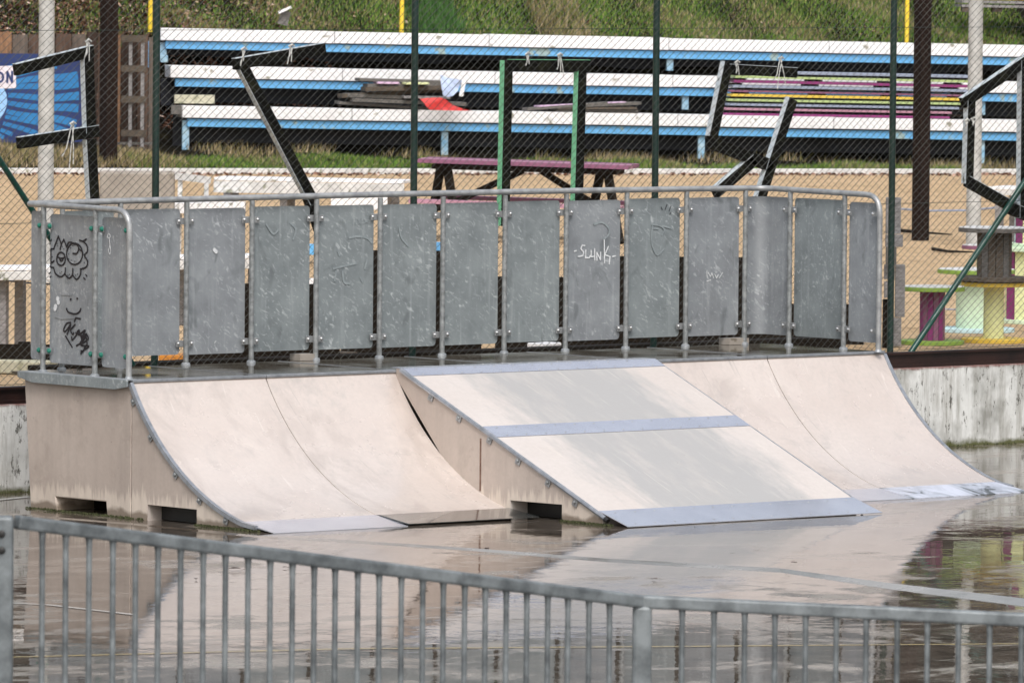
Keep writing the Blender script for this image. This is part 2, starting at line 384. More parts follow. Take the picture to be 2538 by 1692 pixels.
so = bpy.data.objects.new('sun', sl); COL.objects.link(so)
az, el = math.radians(SUN_AZ), math.radians(SUN_EL)
sd = Vector((math.sin(az)*math.cos(el), math.cos(az)*math.cos(el), math.sin(el)))
so.rotation_euler = sd.to_track_quat('Z', 'Y').to_euler()
S.view_settings.view_transform = 'Standard'; S.view_settings.look = 'None'; S.view_settings.gamma = 1; S.view_settings.exposure = .36
cam = bpy.data.cameras.new('camera'); co = bpy.data.objects.new('camera', cam); COL.objects.link(co); S.camera = co
co.matrix_world = Matrix(((R.x, U.x, -F.x, C.x), (R.y, U.y, -F.y, C.y), (R.z, U.z, -F.z, C.z), (0, 0, 0, 1)))
cam.sensor_width = 36; cam.lens = FPX*36/2538; cam.clip_start = .5; cam.clip_end = 2000
cam.dof.use_dof = True; cam.dof.focus_distance = 58.5; cam.dof.aperture_fstop = 15
S.cycles.max_bounces = 8; S.cycles.use_denoising = True

# ------------------------------------------------------------------ SETTING
ZS = .72     # sand level
YW = 2.47    # face of the retaining wall
# the court : slab under the ramp, a shallow sloping edge in front of it, and the lower slab towards the viewer
EDGE = [(-1500, 1130, .006, .08), (-400, 1229, .006, .08), (60, 1274, .006, .08), (330, 1296, .006, .08), (690, 1331, .008, .10), (800, 1333, .010, .10), (1180, 1358, .010, .11), (1500, 1383, .012, .13), (1932, 1407, .014, .18), (2206, 1444, .02, .24), (2700, 1500, .03, .32), (3600, 1590, .035, .5)]
EP = [flat_ for flat_ in [Vector((hz(x, y, 0).x, hz(x, y, 0).y, 0)) for x, y, d, w_ in EDGE]]
EQ = [p-FH*w_+Vector((0, 0, -d)) for p, (x, y, d, w_) in zip(EP, EDGE)]
EP = [EP[0]-RH*300]+EP+[EP[-1]+RH*300]; EQ = [EQ[0]-RH*300]+EQ+[EQ[-1]+RH*300]
EU = [q.dot(RH) for q in EQ]
def gz(p):
    """height of the lower slab under a point"""
    return float(np.interp(Vector((p.x, p.y, 0)).dot(RH), EU, [q.z for q in EQ]))
def gp(x, y):
    p = hz(x, y, -.08)
    for _ in range(3): p = hz(x, y, gz(p))
    return p
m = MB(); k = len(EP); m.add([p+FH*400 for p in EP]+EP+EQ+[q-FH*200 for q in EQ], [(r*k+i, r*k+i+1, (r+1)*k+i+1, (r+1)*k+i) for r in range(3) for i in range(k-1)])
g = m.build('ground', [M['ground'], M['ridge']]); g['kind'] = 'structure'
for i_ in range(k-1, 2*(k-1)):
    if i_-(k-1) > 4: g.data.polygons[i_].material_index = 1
for p_ in g.data.polygons:
    if p_.normal.z < 0: p_.flip()
g = MB().box((-60, YW+.14, .004), (75, 75, ZS)).build('sand', M['sand']); g['kind'] = 'structure'
# bank behind the court : profile in the view-depth direction
BU = (hz(1269, 430, ZS)-Vector((C.x, C.y, 0))).dot(FH)
# bench line direction (benches run from r3a to r3b)
def flat(v): return Vector((v.x, v.y, 0))
r3a, r3b = hz(451, 262, 1.59), hz(2560, 299.5, 1.415)
BD = flat(r3b-r3a).normalized(); BN = Vector((-BD.y, BD.x, 0))
if BN.dot(FH) < 0: BN = -BN
def bank(u, n, z=0): return flat(r3a) + BD*u + BN*n + Vector((0, 0, z))     # u metres along the bleacher, n metres behind its first seat edge
prof = [(-1.42, ZS+.03), (-1.2, .80), (-.8, .88), (-.1, .96), (.6, 1.02), (1.0, 1.25), (1.45, 1.62), (1.95, 2.25), (2.15, 2.50), (3.2, 2.95), (5, 3.8), (8, 5.3), (13, 7.6), (20, 9.5), (60, 13)]
us = np.linspace(-45, 55, 140)
SLP = (r3b.z-r3a.z)/flat(r3b-r3a).length
def terr(u, n):
    z = SLP*max(-3, min(u, 25))*min(1, max(0, (n+1.8)/1.2)) + np.interp(n, [p[0] for p in prof], [p[1] for p in prof]); return z + .03*math.sin(u*1.7+n*3)*min(1, max(0, n+1.8)) + .02*math.sin(u*4.3)*(1 if n > -1.5 else 0)
ns = sorted(set([p[0] for p in prof]+list(np.linspace(-1.3, 4, 22))))
m = MB(); pts = [bank(u, n, terr(u, n)) for n in ns for u in us]; k = len(us)
m.add(pts, [(i*k+j, i*k+j+1, (i+1)*k+j+1, (i+1)*k+j) for i in range(len(ns)-1) for j in range(k-1)])
g = m.build('hillside', M['soil'], smooth=True, ang=80); g['kind'] = 'structure'
# painted lines on the court
def line(name, pix, wd, mat, low=True):
    p = [(gp(x, y) if low else hz(x, y, 0)) for x, y in pix]; m = MB(); L = []; Rr = []
    for i, q in enumerate(p):
        d = (p[min(i+1, len(p)-1)]-p[max(i-1, 0)]).normalized(); n = Vector((-d.y, d.x, 0))
        L.append(q+n*wd/2+Vector((0, 0, .004))); Rr.append(q-n*wd/2+Vector((0, 0, .004)))
    m.add(L+Rr, [(i, i+1, len(p)+i+1, len(p)+i) for i in range(len(p)-1)]); o = m.build(name, mat); o['kind'] = 'structure'; return o
line('yellow_line', [(-60, 1631), (850, 1608), (1700, 1602), (2700, 1594)], .045, M['lineY'])
line('white_line', [(-60, 1490), (120, 1499), (330, 1523)], .05, M['lineW'])
line('white_line', [(-60, 1245), (75, 1231)], .07, M['lineW'], False)

# ------------------------------------------------------------------ RETAINING WALL + BEAM
m = MB().box((-40, YW, -.1), (60, YW+.14, .645))
tag(m.build('retaining_wall', M['wall'], bevel=.01), 'low white retaining wall with flaking stained paint behind the skate ramp', 'wall')
m = MB().box((-40, YW+.01, .648), (60, YW+.12, .672)).box((-40, YW+.035, .672), (60, YW+.075, .75)).box((-40, YW+.012, .75), (60, YW+.118, .768))
tag(m.build('steel_beam', M['beam']), 'dark red steel beam lying along the top of the white wall', 'beam')

# ------------------------------------------------------------------ CHAIN-LINK FENCE
YF = 2.60
fence = thing('chain_link_fence', 'tall dark green chain-link fence on the wall behind the skate ramp', 'fence', (4.7, YF, .65))
def chainlink(x0, x1, z0, z1, dx=.073, dz=.060):
    """woven wire: neighbouring zigzag wires hook into each other; each strand is a thin three-sided prism"""
    h = dx/2; nw = int((x1-x0)/h); ns_ = int((z1-z0)/(dz/2))
    jx = np.arange(nw)[:, None]; ks = np.arange(ns_+1)[None, :]; par = (ks+jx) % 2
    jit = rng.normal(0, .0009, (nw+2, ns_+2))
    col = jx+par                                    # which hook column the vertex sits on
    px = x0+col*h+jit[col, ks+0*jx]; pz = z0+ks*dz/2+jit[col, ks+0*jx]*.8+0*jx
    sag = .014*np.sin(px*1.3+pz*2.1)+.008*np.sin(px*3.1-pz*1.7); py = YF+sag+np.where(par == 0, .0018, -.0018)
    P = np.stack([px, py, pz], -1); A = P[:, :-1].reshape(-1, 3); B = P[:, 1:].reshape(-1, 3)
    rise = (B[:, 0] > A[:, 0]); r = np.where(rise, .0025, .0011)[:, None]
    d = B-A; d /= np.linalg.norm(d, axis=1)[:, None]; n1 = np.array([0, 1., 0])[None]; n2 = np.cross(d, np.broadcast_to(n1, d.shape))
    V = []
    for E_ in (A, B):
        for a in (90, 210, 330): V.append(E_+n2*math.cos(math.radians(a))*r+n1*math.sin(math.radians(a))*r)
    V = np.stack(V, 1); n = len(A); V = V.reshape(-1, 3); b0 = np.arange(n)*6
    Fs = np.concatenate([np.stack([b0+i, b0+(i+1) % 3, b0+3+(i+1) % 3, b0+3+i], 1) for i in range(3)])
    me = bpy.data.meshes.new('wire_mesh'); me.vertices.add(len(V)); me.vertices.foreach_set('co', (V-np.array([4.7, YF, .65])).ravel())
    me.loops.add(len(Fs)*4); me.loops.foreach_set('vertex_index', Fs.ravel()); me.polygons.add(len(Fs)); me.polygons.foreach_set('loop_start', np.arange(len(Fs))*4)
    me.update(calc_edges=True); me.materials.append(M['mesh']); o = bpy.data.objects.new('wire_mesh', me); COL.objects.link(o); o.parent = fence; return o
chainlink(-4.5, 15.5, .70, 4.4)
for X in (-.25, 2.235, 4.70, 7.125, 9.63, 12.1):
    MB().tube([(X, YF+.045, .6), (X, YF+.045, 4.5)], .027, 12).build('post', M['green_post'], fence, smooth=True)
for z in (.78, 1.95, 3.35):
    MB().tube([(-4.5, YF+.01, z), (5, YF+.016, z-.006), (15.5, YF+.01, z)], .0022, 5).build('tension_wire', M['green_post'], fence)
a, b = hy(2236, 905, YF+.02), hy(2620, 330, YF+.02); MB().tube([a, b], .024, 12).build('brace', M['green_brace'], fence, smooth=True)
a, b = hy(-90, 260, YF+.02), hy(330, 905, YF+.02); MB().tube([a, b], .022, 12).build('brace', M['green_brace'], fence, smooth=True)

# ------------------------------------------------------------------ WOODEN LETTER FRAMES hung on the fence
YL = YF+.10
def letter(label, boards, base, strings=(), edge='letter_white', cat='wooden letter'):
    t = thing('wooden_letter', label, cat, hy(*base, YL), 'big wooden letters tied up behind the fence')
    for bd in boards:
        (x0, y0), (x1, y1), wpx = bd[:3]; lit = bd[3] if len(bd) > 3 else True
        p0, p1 = hy(x0, y0, YL), hy(x1, y1, YL); wd = wpx/345*.96
        o = MB().beam(p0, p1, wd, .05, (0, 1, 0)).build('board', M['letterwood'], t, bevel=.003)
        if lit:   # painted narrow edge (left or upper side)
            d = (p1-p0).normalized(); c = d.cross(Vector((0, 1, 0))); 
            if abs(d.z) > .6: c = c if c.x < 0 else -c
            else: c = c if c.z > 0 else -c
            off = c*(wd/2+.002)
            MB().beam(p0+off, p1+off, .004, .0505, (0, 1, 0)).build('painted_edge', M[edge], o)
    for (x, y, ln) in strings:
        p = hy(x, y, YL-.045); q = MB()
        for k in range(3):
            a = random.uniform(-.5, .5); q.tube([p+Vector((0, 0, .03)), p+Vector((.012*k-.012, 0, 0)), p+Vector((a*ln*.5, -.005, -ln*.6)), p+Vector((a*ln*.8, 0, -ln*(.8+.2*k)))], .0045, 5)
        q.tube([p+Vector((-.025, 0, .012)), p+Vector((0, -.01, .03)), p+Vector((.03, 0, .015))], .008, 5)
        q.build('string', M['string'], t)
letter('black F-shaped wooden letter with white edges, leftmost, in front of the blue banner', [((37, 174), (229, 127), 30), ((216, 142), (222, 330), 32), ((45, 355), (242, 325), 30), ((222, 345), (234, 560), 32)], (225, 500), [(218, 108, .11), (180, 312, .28)])
letter('black 7-shaped wooden letter with mossy edge standing before the white bleacher', [((580, 160), (803, 121), 30), ((600, 165), (775, 500), 31), ((765, 490), (810, 620), 31, False)], (770, 500), [(722, 120, .10), (604, 128, .09)])
letter('tall gate-shaped wooden letter with bright green painted edges', [((1256, 150), (1247, 560), 31), ((1439, 176), (1428, 560), 31), ((1262, 163), (1458, 164), 32)], (1340, 500), [(1308, 140, .06), (1387, 142, .12)], 'letter_green')
letter('crooked broken wooden letter hanging in front of the coloured stacked boards', [((1802, 155), (1764, 340), 32), ((1803, 172), (1972, 181), 28), ((1760, 353), (1912, 412), 34, False), ((1962, 246), (1880, 500), 33), ((1868, 396), (1770, 480), 32)], (1850, 440), [(1826, 160, .07), (1935, 150, .19)])
letter('angular wooden letter at the right crossed by the green brace tube', [((2385, 256), (2560, 138), 32), ((2404, 250), (2398, 455), 30), ((2395, 449), (2520, 520), 30), ((2536, 150), (2532, 540), 28), ((2500, 515), (2560, 540), 34)], (2450, 480), [(2396, 304, .04), (2412, 300, .03)])

# ------------------------------------------------------------------ SKATE RAMP
L, H, MW = 7.118, .964, 7.118/6
RB = 2.533
def curve(n=26):
    r = 1.93; a0, a1 = math.radians(60), math.radians(14); out = []
    y0 = 0; z0 = H-.018
    for i in range(n+1):
        a = a0+(a1-a0)*i/n
        out.append((y0-r*(math.sin(a0)-math.sin(a)), z0-r*(math.cos(a1)-math.cos(a0))+r*(math.cos(a1)-math.cos(a))))
    k = (z0-.05)/(z0-out[-1][1]); ky = 1.27/(-out[-1][0])
    return [(y*ky, z0-(z0-z)*k) for y, z in out]
CV = curve()
YE = CV[-1][0]; RT = 1.60
def quarter(i, label, left=False, right=False, lift=0.):
    x0, x1 = i*MW+.003, (i+1)*MW-.003
    t = thing('quarter_pipe', label, 'skate ramp', (x0, 0, 0), 'pink concrete quarter pipe sections')
    prof_ = [(YE, .0)]+[(y, z) for y, z in reversed(CV)]+[(-.004, H-.018), (-.004, .0)]
    # fork pocket in the underside
    prof_ += [(-.185, 0), (-.185, .112), (-.741, .112), (-.741, 0)]
    m = MB(); n = len(prof_); o = len(m.v)
    m.v += [Vector((x0, y, z)) for y, z in prof_]+[Vector((x1, y, z)) for y, z in prof_]
    m.f.append(tuple(range(n))); m.f.append(tuple(n+k for k in reversed(range(n))))
    for k in range(n):
        j = (k+1) % n; m.f.append((j, k, n+k, n+j))
    ob = m.build('body', [M['ramp'], M['side']], t, smooth=True, ang=25)
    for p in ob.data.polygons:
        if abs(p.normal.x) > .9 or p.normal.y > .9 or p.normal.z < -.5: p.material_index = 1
    # coping angle
    MB().box((x0, -.012, H-.016), (x1, .03, H+.004)).build('coping', M['trim'], t, bevel=.003)
    # toe plate
    m = MB(); z1 = .054; 
    m.prism([Vector((x0, YE+.03, z1+.004)), Vector((x0, YE-.01, z1+lift*.4)), Vector((x0, -RT, .004+lift)), Vector((x0, -RT, .0+lift)), Vector((x0, YE+.0, .04))], (0.001, 0, 0), (x1-x0-.001, 0, 0))
    m.build('toe_plate', M['peel' if right else ('steel_painted_reflection' if lift else 'steel')], t)
    if left or lift: MB().box((x0+(.12 if left else .0)+.35*(lift > 0), -.735, .004), (x0+(.14 if left else .02)+.35*(lift > 0), -.19, .108)).build('pocket_shade_back', M['rubber_and_shade'], t)  # black sheet added to stand in for the shade inside the fork pocket
    for side, X in ((left, x0), (right, x1)):
        if not side: continue
        sg = -1 if X == x0 else 1
        m = MB(); pl = [(y, z) for y, z in CV]+[(YE-.14, .034)]
        for k in range(len(pl)-1):
            a, b = Vector((X+sg*.006, *pl[k])), Vector((X+sg*.006, *pl[k+1])); d = (b-a).normalized(); nrm = Vector((0, -d.z, d.y))
            if nrm.z < 0: nrm = -nrm
            q = []
            for p in (a, b):
                for aa, bb in ((-.016, -.022), (.014, -.022), (.014, .008), (-.016, .008)): q.append(p+Vector((aa*1.0, 0, 0))+nrm*bb)
            m.box8(q)
        m.build('edge_trim', M['trim'], t, smooth=True, ang=30)
        if sg < 0:
            for f in (.10, .30, .50, .70, .92):
                k = int(f*(len(CV)-1)); y, z = CV[k]; d = (Vector((0, *CV[min(k+1, len(CV)-1)]))-Vector((0, *CV[k-1]))).normalized(); nn = Vector((0, -d.z, d.y)); nn = nn if nn.z > 0 else -nn
                c = Vector((X-.008, y, z))-nn*.045
                br = MB().beam(c-d*.024, c+d*.024, .05, .008, (1, 0, 0)).build('bracket', M['bracket'], t)
                MB().dome(c+Vector((-.004, 0, 0)), (-1, 0, 0), .014, .012).build('bolt', M['pipe_side'], br)
    MB().box((x0-.0, YE-.10, .002), (x0+.02, YE-.02, .03)).build('end_cap', M['rubber_and_shade'], t)
    return t
quarter(0, 'leftmost pink quarter pipe section, next to the tall end wall of the platform', left=True)
quarter(1, 'second pink quarter pipe section with loose steel toe plate painted with a dark reflection, touching the bank ramp', lift=.014)
quarter(4, 'pink quarter pipe section immediately right of the flat bank ramp')
quarter(5, 'rightmost pink quarter pipe section with steel edge and peeling white toe plate', right=True)

pf = thing('platform', 'ramp platform with pinkish brown end wall and wet deck', 'platform', (0, .6, 0))
# bank ramp in the middle
x0, x1 = 2*MW+.0, 4*MW-.0
bk = thing('bank_ramp', 'long flat sloping bank ramp with steel strips in the middle', 'skate ramp', (x0, 0, 0))
yt = -.09; ztop = H+.012; ybe = -RB+.27; zbe = .085
def bz(y): return ztop+(y-yt)/(ybe-yt)*(zbe-ztop)
pr = [(ybe-.02, 0), (ybe-.02, zbe-.01), (ybe, zbe), (yt, ztop), (-.012, ztop+.002), (-.012, H-.05), (-.9, .0), (-1.287, 0), (-1.287, .114), (-1.846, .118), (-1.846, 0)]
m = MB(); n = len(pr); m.v += [Vector((x0-.006, y, z)) for y, z in pr]+[Vector((x1+.006, y, z)) for y, z in pr]
m.f.append(tuple(range(n))); m.f.append(tuple(n+k for k in reversed(range(n))))
for k in range(n): m.f.append(((k+1) % n, k, n+k, n+(k+1) % n))
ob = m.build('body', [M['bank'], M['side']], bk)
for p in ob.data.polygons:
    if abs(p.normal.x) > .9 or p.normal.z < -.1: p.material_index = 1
def strip(name, ya, yb, za, zb, th=.005, dx=0):
    q = [Vector((x0-.008-dx, ya, za+.001)), Vector((x0-.008-dx, yb, zb+.001)), Vector((x0-.008-dx, yb, zb+.001+th)), Vector((x0-.008-dx, ya, za+.001+th))]
    o = MB().prism(q, (0, 0, 0), (x1-x0+.016+2*dx, 0, 0)).build(name, M['steel'], bk)
    mm = MB()
    for i in range(13):
        for yy in ((ya*.85+yb*.15), (ya*.15+yb*.85)):
            f = (yy-ya)/(yb-ya); mm.dome((x0+.1+i*(x1-x0-.2)/12, yy, za+(zb-za)*f+.001+th), (0, 0, 1), .008, .003, 6)
    mm.build('screw', M['bracket'], o)
    return o
strip('steel_strip', .035, yt+.002, ztop+.003, ztop+.001); strip('steel_strip', yt, yt-.11, ztop+.001, bz(yt-.11))
strip('steel_strip', -.98, -1.14, bz(-.98), bz(-1.14))
strip('toe_plate', ybe+.02, -RB-.02, bz(ybe+.02), .004)
# centre seam
if 0: m = MB().beam(((x0+x1)/2+.02, -.2, bz(-.2)+.001), ((x0+x1)/2+.02, ybe+.03, bz(ybe+.03)+.001), .004, .002, (0, 0, 1)).build('seam', M['trim'], bk)
for X, sg in ((x0, -1), (x1, 1)):
    a, b = Vector((X+sg*.010, yt+.02, ztop-.008)), Vector((X+sg*.010, ybe-.05, zbe-.035)); MB().tube([a, b], .017, 8).build('edge_trim', M['trim'], bk, smooth=True)
    MB().tube([b, b+Vector((0, -.03, -.016))], .0175, 8).build('end_cap', M['rubber_and_shade'], bk)
MB().box((x0+.15, -1.842, .004), (x0+.17, -1.291, .112)).build('pocket_shade_back', M['rubber_and_shade'], bk)  # black sheet added as the shade in the bank's pocket
MB().box((.35+.0, .312, .004), (.37, .885, .096)).build('pocket_shade_back', M['pallet'], pf)  # dark brown sheet added to darken the end wall pocket
MB().box((.006, -.0035, .0), (.03, .0035, H-.07)).build('seam', M['rubber_and_shade'], pf)
dn = Vector((0, ybe-yt, zbe-ztop)).normalized(); nn = Vector((0, -dn.z, dn.y)); nn = nn if nn.z > 0 else -nn
for f in (.155, .30, .455, .60, .75, .885):
    c = Vector((x0-.012, yt, ztop)).lerp(Vector((x0-.012, ybe, zbe)), f)-nn*.048
    br = MB().beam(c-dn*.026, c+dn*.026, .055, .008, (1, 0, 0)).build('bracket', M['bracket'], bk)
    MB().dome(c+Vector((-.004, 0, 0)), (-1, 0, 0), .013, .012).build('bolt', M['pipe_side'], br)
MB().box((x0-.0085, -.965, .16), (x0-.0055, -.95, .53)).build('rust_streak', simple('rust_joint', (.10, .05, .03), (.2, .12, .09), 30, .8), bk)

# platform
WD = 1.26
def platbody():
    m = MB(); pr = [(.004, 0), (.004, H-.02), (1.25, H-.02), (1.20, .0), (.887, 0), (.905, .098), (.318, .10), (.308, 0)]
    n = len(pr); dxs = lambda z: .0
    m.v += [Vector((0.0+.025*(1-z/H)*(1 if y > .3 else 0), y, z)) for y, z in pr]+[Vector((L, y, z)) for y, z in pr]
    m.f.append(tuple(range(n))); m.f.append(tuple(n+k for k in reversed(range(n))))
    for k in range(n): m.f.append(((k+1) % n, k, n+k, n+(k+1) % n))
    return m
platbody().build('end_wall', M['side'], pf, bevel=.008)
MB().box((-.03, .032, H-.018), (L, 1.36, H)).build('deck', M['deck'], pf)
for i in range(1, 6): MB().box((i*MW-.004, .035, H), (i*MW+.004, 1.35, H+.003)).build('deck_seam', M['trim'], pf)
e = [Vector((0, 1.27, H+.004)), Vector((0, .0, H+.004)), Vector((0, 0.0, H-.045)), Vector((0, .14, H-.068)), Vector((0, 1.10, H-.068)), Vector((0, 1.27, H-.035))]
MB().prism(e, (-.045, 0, 0), (-.03, 0, 0)).build('side_channel', M['galv'], pf, bevel=.002)
MB().box((-.03, .005, H-.001), (.06, 1.27, H+.005)).build('channel_top', M['galv_light'], pf)
MB().box((2.52, 1.28, H+.002), (2.66, 1.40, H+.05)).build('deck_block', M['slab'], pf)
MB().box((7.118-.42, 1.28, H+.002), (7.118-.22, 1.40, H+.05)).build('deck_block', M['slab'], pf)

# ------------------------------------------------------------------ GUARD RAIL
gr = thing('guard_rail', 'grey galvanized guard rail with sheet metal panels on the ramp platform', 'guard rail', (3.5, 1.3, H))
YB = 1.29; XL, XR = .06, 7.03; HR = H+1.185; RP = .0215
def arc(p, a, b, r, n=7):
    """fillet at corner p between points a and b"""
    p, a, b = Vector(p), Vector(a), Vector(b); u = (a-p).normalized(); v = (b-p).normalized(); q0, q1 = p+u*r, p+v*r
    return [(q0*(1-t)**2+p*2*t*(1-t)+q1*t*t) for t in [i/n for i in range(n+1)]]
c0, c1, c2, c3, c4, c5 = Vector((XL, .113, H)), Vector((XL, .113, HR-.01)), Vector((XL, YB, HR-.0)), Vector((XR, YB, HR+.005)), Vector((XR, -.03, HR-.01)), Vector((XR, -.03, H))
path = [c0]+arc(c1, c0, c2, .15)+arc(c2, c1, c3, .03)+[c2.lerp(c3, k/8)+Vector((0, 0, .012*math.sin(math.pi*k/8))) for k in range(1, 8)]+arc(c3, c2, c4, .16)+arc(c4, c3, c5, .15)+[c5]
MB().tube(path, RP, 12).build('top_rail', M['pipe'], gr, smooth=True, ang=50)
for k in (2, 5, 9):
    p = c2.lerp(c3, k/11.3)+Vector((0, 0, .012*math.sin(math.pi*k/11.3))); MB().tube([p-Vector((.012, 0, 0)), p+Vector((.012, 0, 0))], RP+.002, 12).build('rail_joint', M['bracket'], gr, smooth=True)
posts = []   # (x, y, axis)
for k in range(-2, 10): posts.append((1.476+k*.598 if k > -2 else .36, YB, 'x'))
for y in (1.111, .505): posts.append((XL, y, 'l'))
for y in (.973, .36): posts.append((XR, y, 'r'))
for x, y, ax in posts:
    MB().tube([(x, y, H), (x, y, HR-.01)], .0195, 12).build('post', M['pipe_side'], gr, smooth=True)
    MB().tube([(x, y, H), (x, y, H+.014), (x, y, H+.02)], [.034, .032, .021], 12).build('foot', M['galv_light'], gr, smooth=True)
MB().tube([(XL, .113, H), (XL, .113, H+.02)], [.03, .022], 12).build('foot', M['galv_light'], gr); MB().tube([(XR, -.03, H), (XR, -.03, H+.02)], [.03, .022], 12).build('foot', M['galv_light'], gr)
PZ0, PZ1 = H+.075, H+1.125
YP = YB+.036; XPL = XL+.034; XPR = XR+.03
def panel_x(xa, xb, dz=0, mat='galv', tilt=0, side='b'):
    """flat sheet between two posts with rounded corners, real 3 mm thickness"""
    r = .03; z0, z1 = PZ0+dz, PZ1+dz; pts = []
    for cx, cz, a0 in ((xa+r, z0+r, 180), (xb-r, z0+r, 270), (xb-r, z1-r, 0), (xa+r, z1-r, 90)):
        for k in range(5): a = math.radians(a0+k*22.5); pts.append((cx+r*math.cos(a), cz+r*math.sin(a)))
    if side == 'b': P = [Vector((x, YP+(x-xa)*tilt, z)) for x, z in pts]; off = Vector((0, .003, 0))
    elif side == 'l': P = [Vector((XPL, x, z)) for x, z in pts]; off = Vector((.003, 0, 0))
    else: P = [Vector((XPR, x, z)) for x, z in pts]; off = Vector((.003, 0, 0))
    return MB().prism(P, (0, 0, 0), off).build('panel', M[mat], gr)
bx = [p[0] for p in posts if p[2] == 'x']
gap = .034
panels = {}
for i in range(len(bx)-1):
    panels[i] = panel_x(bx[i]+gap, bx[i+1]-gap, random.uniform(-.004, .004), random.choice(['galv', 'galv', 'galv_light']), random.uniform(-.004, .004))
# bent corner sheet at the back right, wrapping round the corner
def bent(x_a, y_end, sgn):
    path = [Vector((x_a, YP, 0))]; cx = XPR if sgn > 0 else XPL-.068
    cc = Vector((cx-sgn*.10, YP-.10, 0))
    for k in range(9):
        a = math.radians(90-k*11.25); path.append(cc+Vector((sgn*.10*math.cos(a), .10*math.sin(a), 0)))
    path.append(Vector((cx, y_end, 0))); m = MB(); n = len(path)
    q = []
    for z in (PZ0, PZ1):
        for p in path: q.append(p+Vector((0, 0, z)))
    for z in (PZ0, PZ1):
        for p in path: q.append(p+Vector((sgn*.002, .003, z)))
    fs = [(k, k+1, n+k+1, n+k) for k in range(n-1)]+[(2*n+k, 3*n+k, 3*n+k+1, 2*n+k+1) for k in range(n-1)]
    fs += [(0, n, 3*n, 2*n), (n-1, 2*n-1+n*0+0, 4*n-1, 3*n-1)] + [(n+k, n+k+1, 3*n+k+1, 3*n+k) for k in range(n-1)]+[(k, 2*n+k, 2*n+k+1, k+1) for k in range(n-1)]
    fs = [f for f in fs if len(set(f)) == 4]
    m.add(q, fs); return m.build('panel', M['galv_light'], gr, smooth=True, ang=40)
bent(bx[-1]+gap, .973+.03, 1)
panel_x(.36+.012, .973-.02, .0, 'galv', side='r'); panel_x(-.01, .36-.022, -.01, 'galv_light', side='r')
side_main = panel_x(.505+gap, 1.111-gap, -.005, 'galv_light', side='l'); side_right = panel_x(.125, .505-gap, -.005, 'galv_light', side='l'); panel_x(1.111+gap, 1.30, .01, 'galv_light', side='l')
def bracket(x, y, z, ax):
    if ax == 'x':
        br = MB().box((x-.078, y+.012, z-.024), (x+.078, y+.018, z+.024)).box((x-.006, y, z-.02), (x+.006, y+.018, z+.02)).build('bracket', M['bracket'], gr, bevel=.004)
        for s_ in (-1, 1):
            MB().dome((x+s_*.061, y+.012, z+.002), (0, -1, 0), .0125, .012, 8).build('bolt', M['bolt'], br, smooth=True)
    else:
        X = XL if ax == 'l' else XR-.02
        br = MB().box((X+.012, y-.078, z-.024), (X+.018, y+.078, z+.024)).build('bracket', M['bracket'], gr, bevel=.004)
        for s_ in (-1, 1):
            if ax == 'l': MB().dome((X+.012, y+s_*.060, z), (-1, 0, 0), .019, .02, 10).build('bolt', M['bolt_green'], br, smooth=True)
            else: MB().dome((X+.012, y+s_*.060, z), (-1, 0, 0), .0125, .012, 8).build('bolt', M['bolt'], br, smooth=True)
for x, y, ax in posts:
    for z in (H+.155, H+1.035): bracket(x, y, z, ax)
for z in (H+.155, H+1.035):
    br = MB().box((XL+.012, .113, z-.02), (XL+.018, .19, z+.02)).build('bracket', M['bracket'], gr); MB().dome((XL+.012, .165, z), (-1, 0, 0), .019, .02, 10).build('bolt', M['bolt_green'], br, smooth=True)
    br = MB().box((XR-.02+.012, -.03, z-.02), (XR-.002, .05, z+.02)).build('bracket', M['bracket'], gr); MB().dome((XR-.008, .04, z), (-1, 0, 0), .0125, .012, 8).build('bolt', M['bolt'], br, smooth=True)

# --- writing and doodles: thin ink ribbons lying on the panels
def strokes(name, panel, proj, lines, wd, mat, nrm):
    if name == 'smear' and len(lines) > 1:
        for l_ in lines: strokes(name, panel, proj, [l_], wd, mat, nrm)
        return
    m = MB(); n = Vector(nrm)
    for ln in lines:
        p = [proj(*q)+n*.004 for q in ln]
        if len(p) == 1:
            e1 = n.orthogonal().normalized(); e2 = n.cross(e1); m.prism([p[0]+(e1*math.cos(a)+e2*math.sin(a))*wd*.7 for a in [k*math.pi/5 for k in range(10)]], (0, 0, 0), n*.001*(1+random.random())); continue
        for a, b in zip(p[:-1], p[1:]):
            if (b-a).length < 1e-5: continue
            e = (b-a).normalized()*wd*.35; m.beam(a-e, b+e, wd, .0008+random.uniform(0, .0006), n)
    o = m.build(name, mat, panel); return o
def smooth(pts, n=5):
    out = []
    P = [Vector((*p, 0)) for p in pts]
    for i in range(len(P)-1):
        a, b, c, d = P[max(i-1, 0)], P[i], P[i+1], P[min(i+2, len(P)-1)]
        for k in range(n):
            t = k/n; q = .5*((2*b)+(c-a)*t+(2*a-5*b+4*c-d)*t*t+(3*b-3*c+d-a)*t**3); out.append((q.x, q.y))
    out.append(pts[-1]); return out
def ell(cx, cy, rx, ry, a0=0, a1=360, n=22): return [(cx+rx*math.cos(math.radians(a0+(a1-a0)*i/n)), cy+ry*math.sin(math.radians(a0+(a1-a0)*i/n))) for i in range(n+1)]
PS = lambda x, y: hx(x/4.9, 380+y/4.9, XPL)
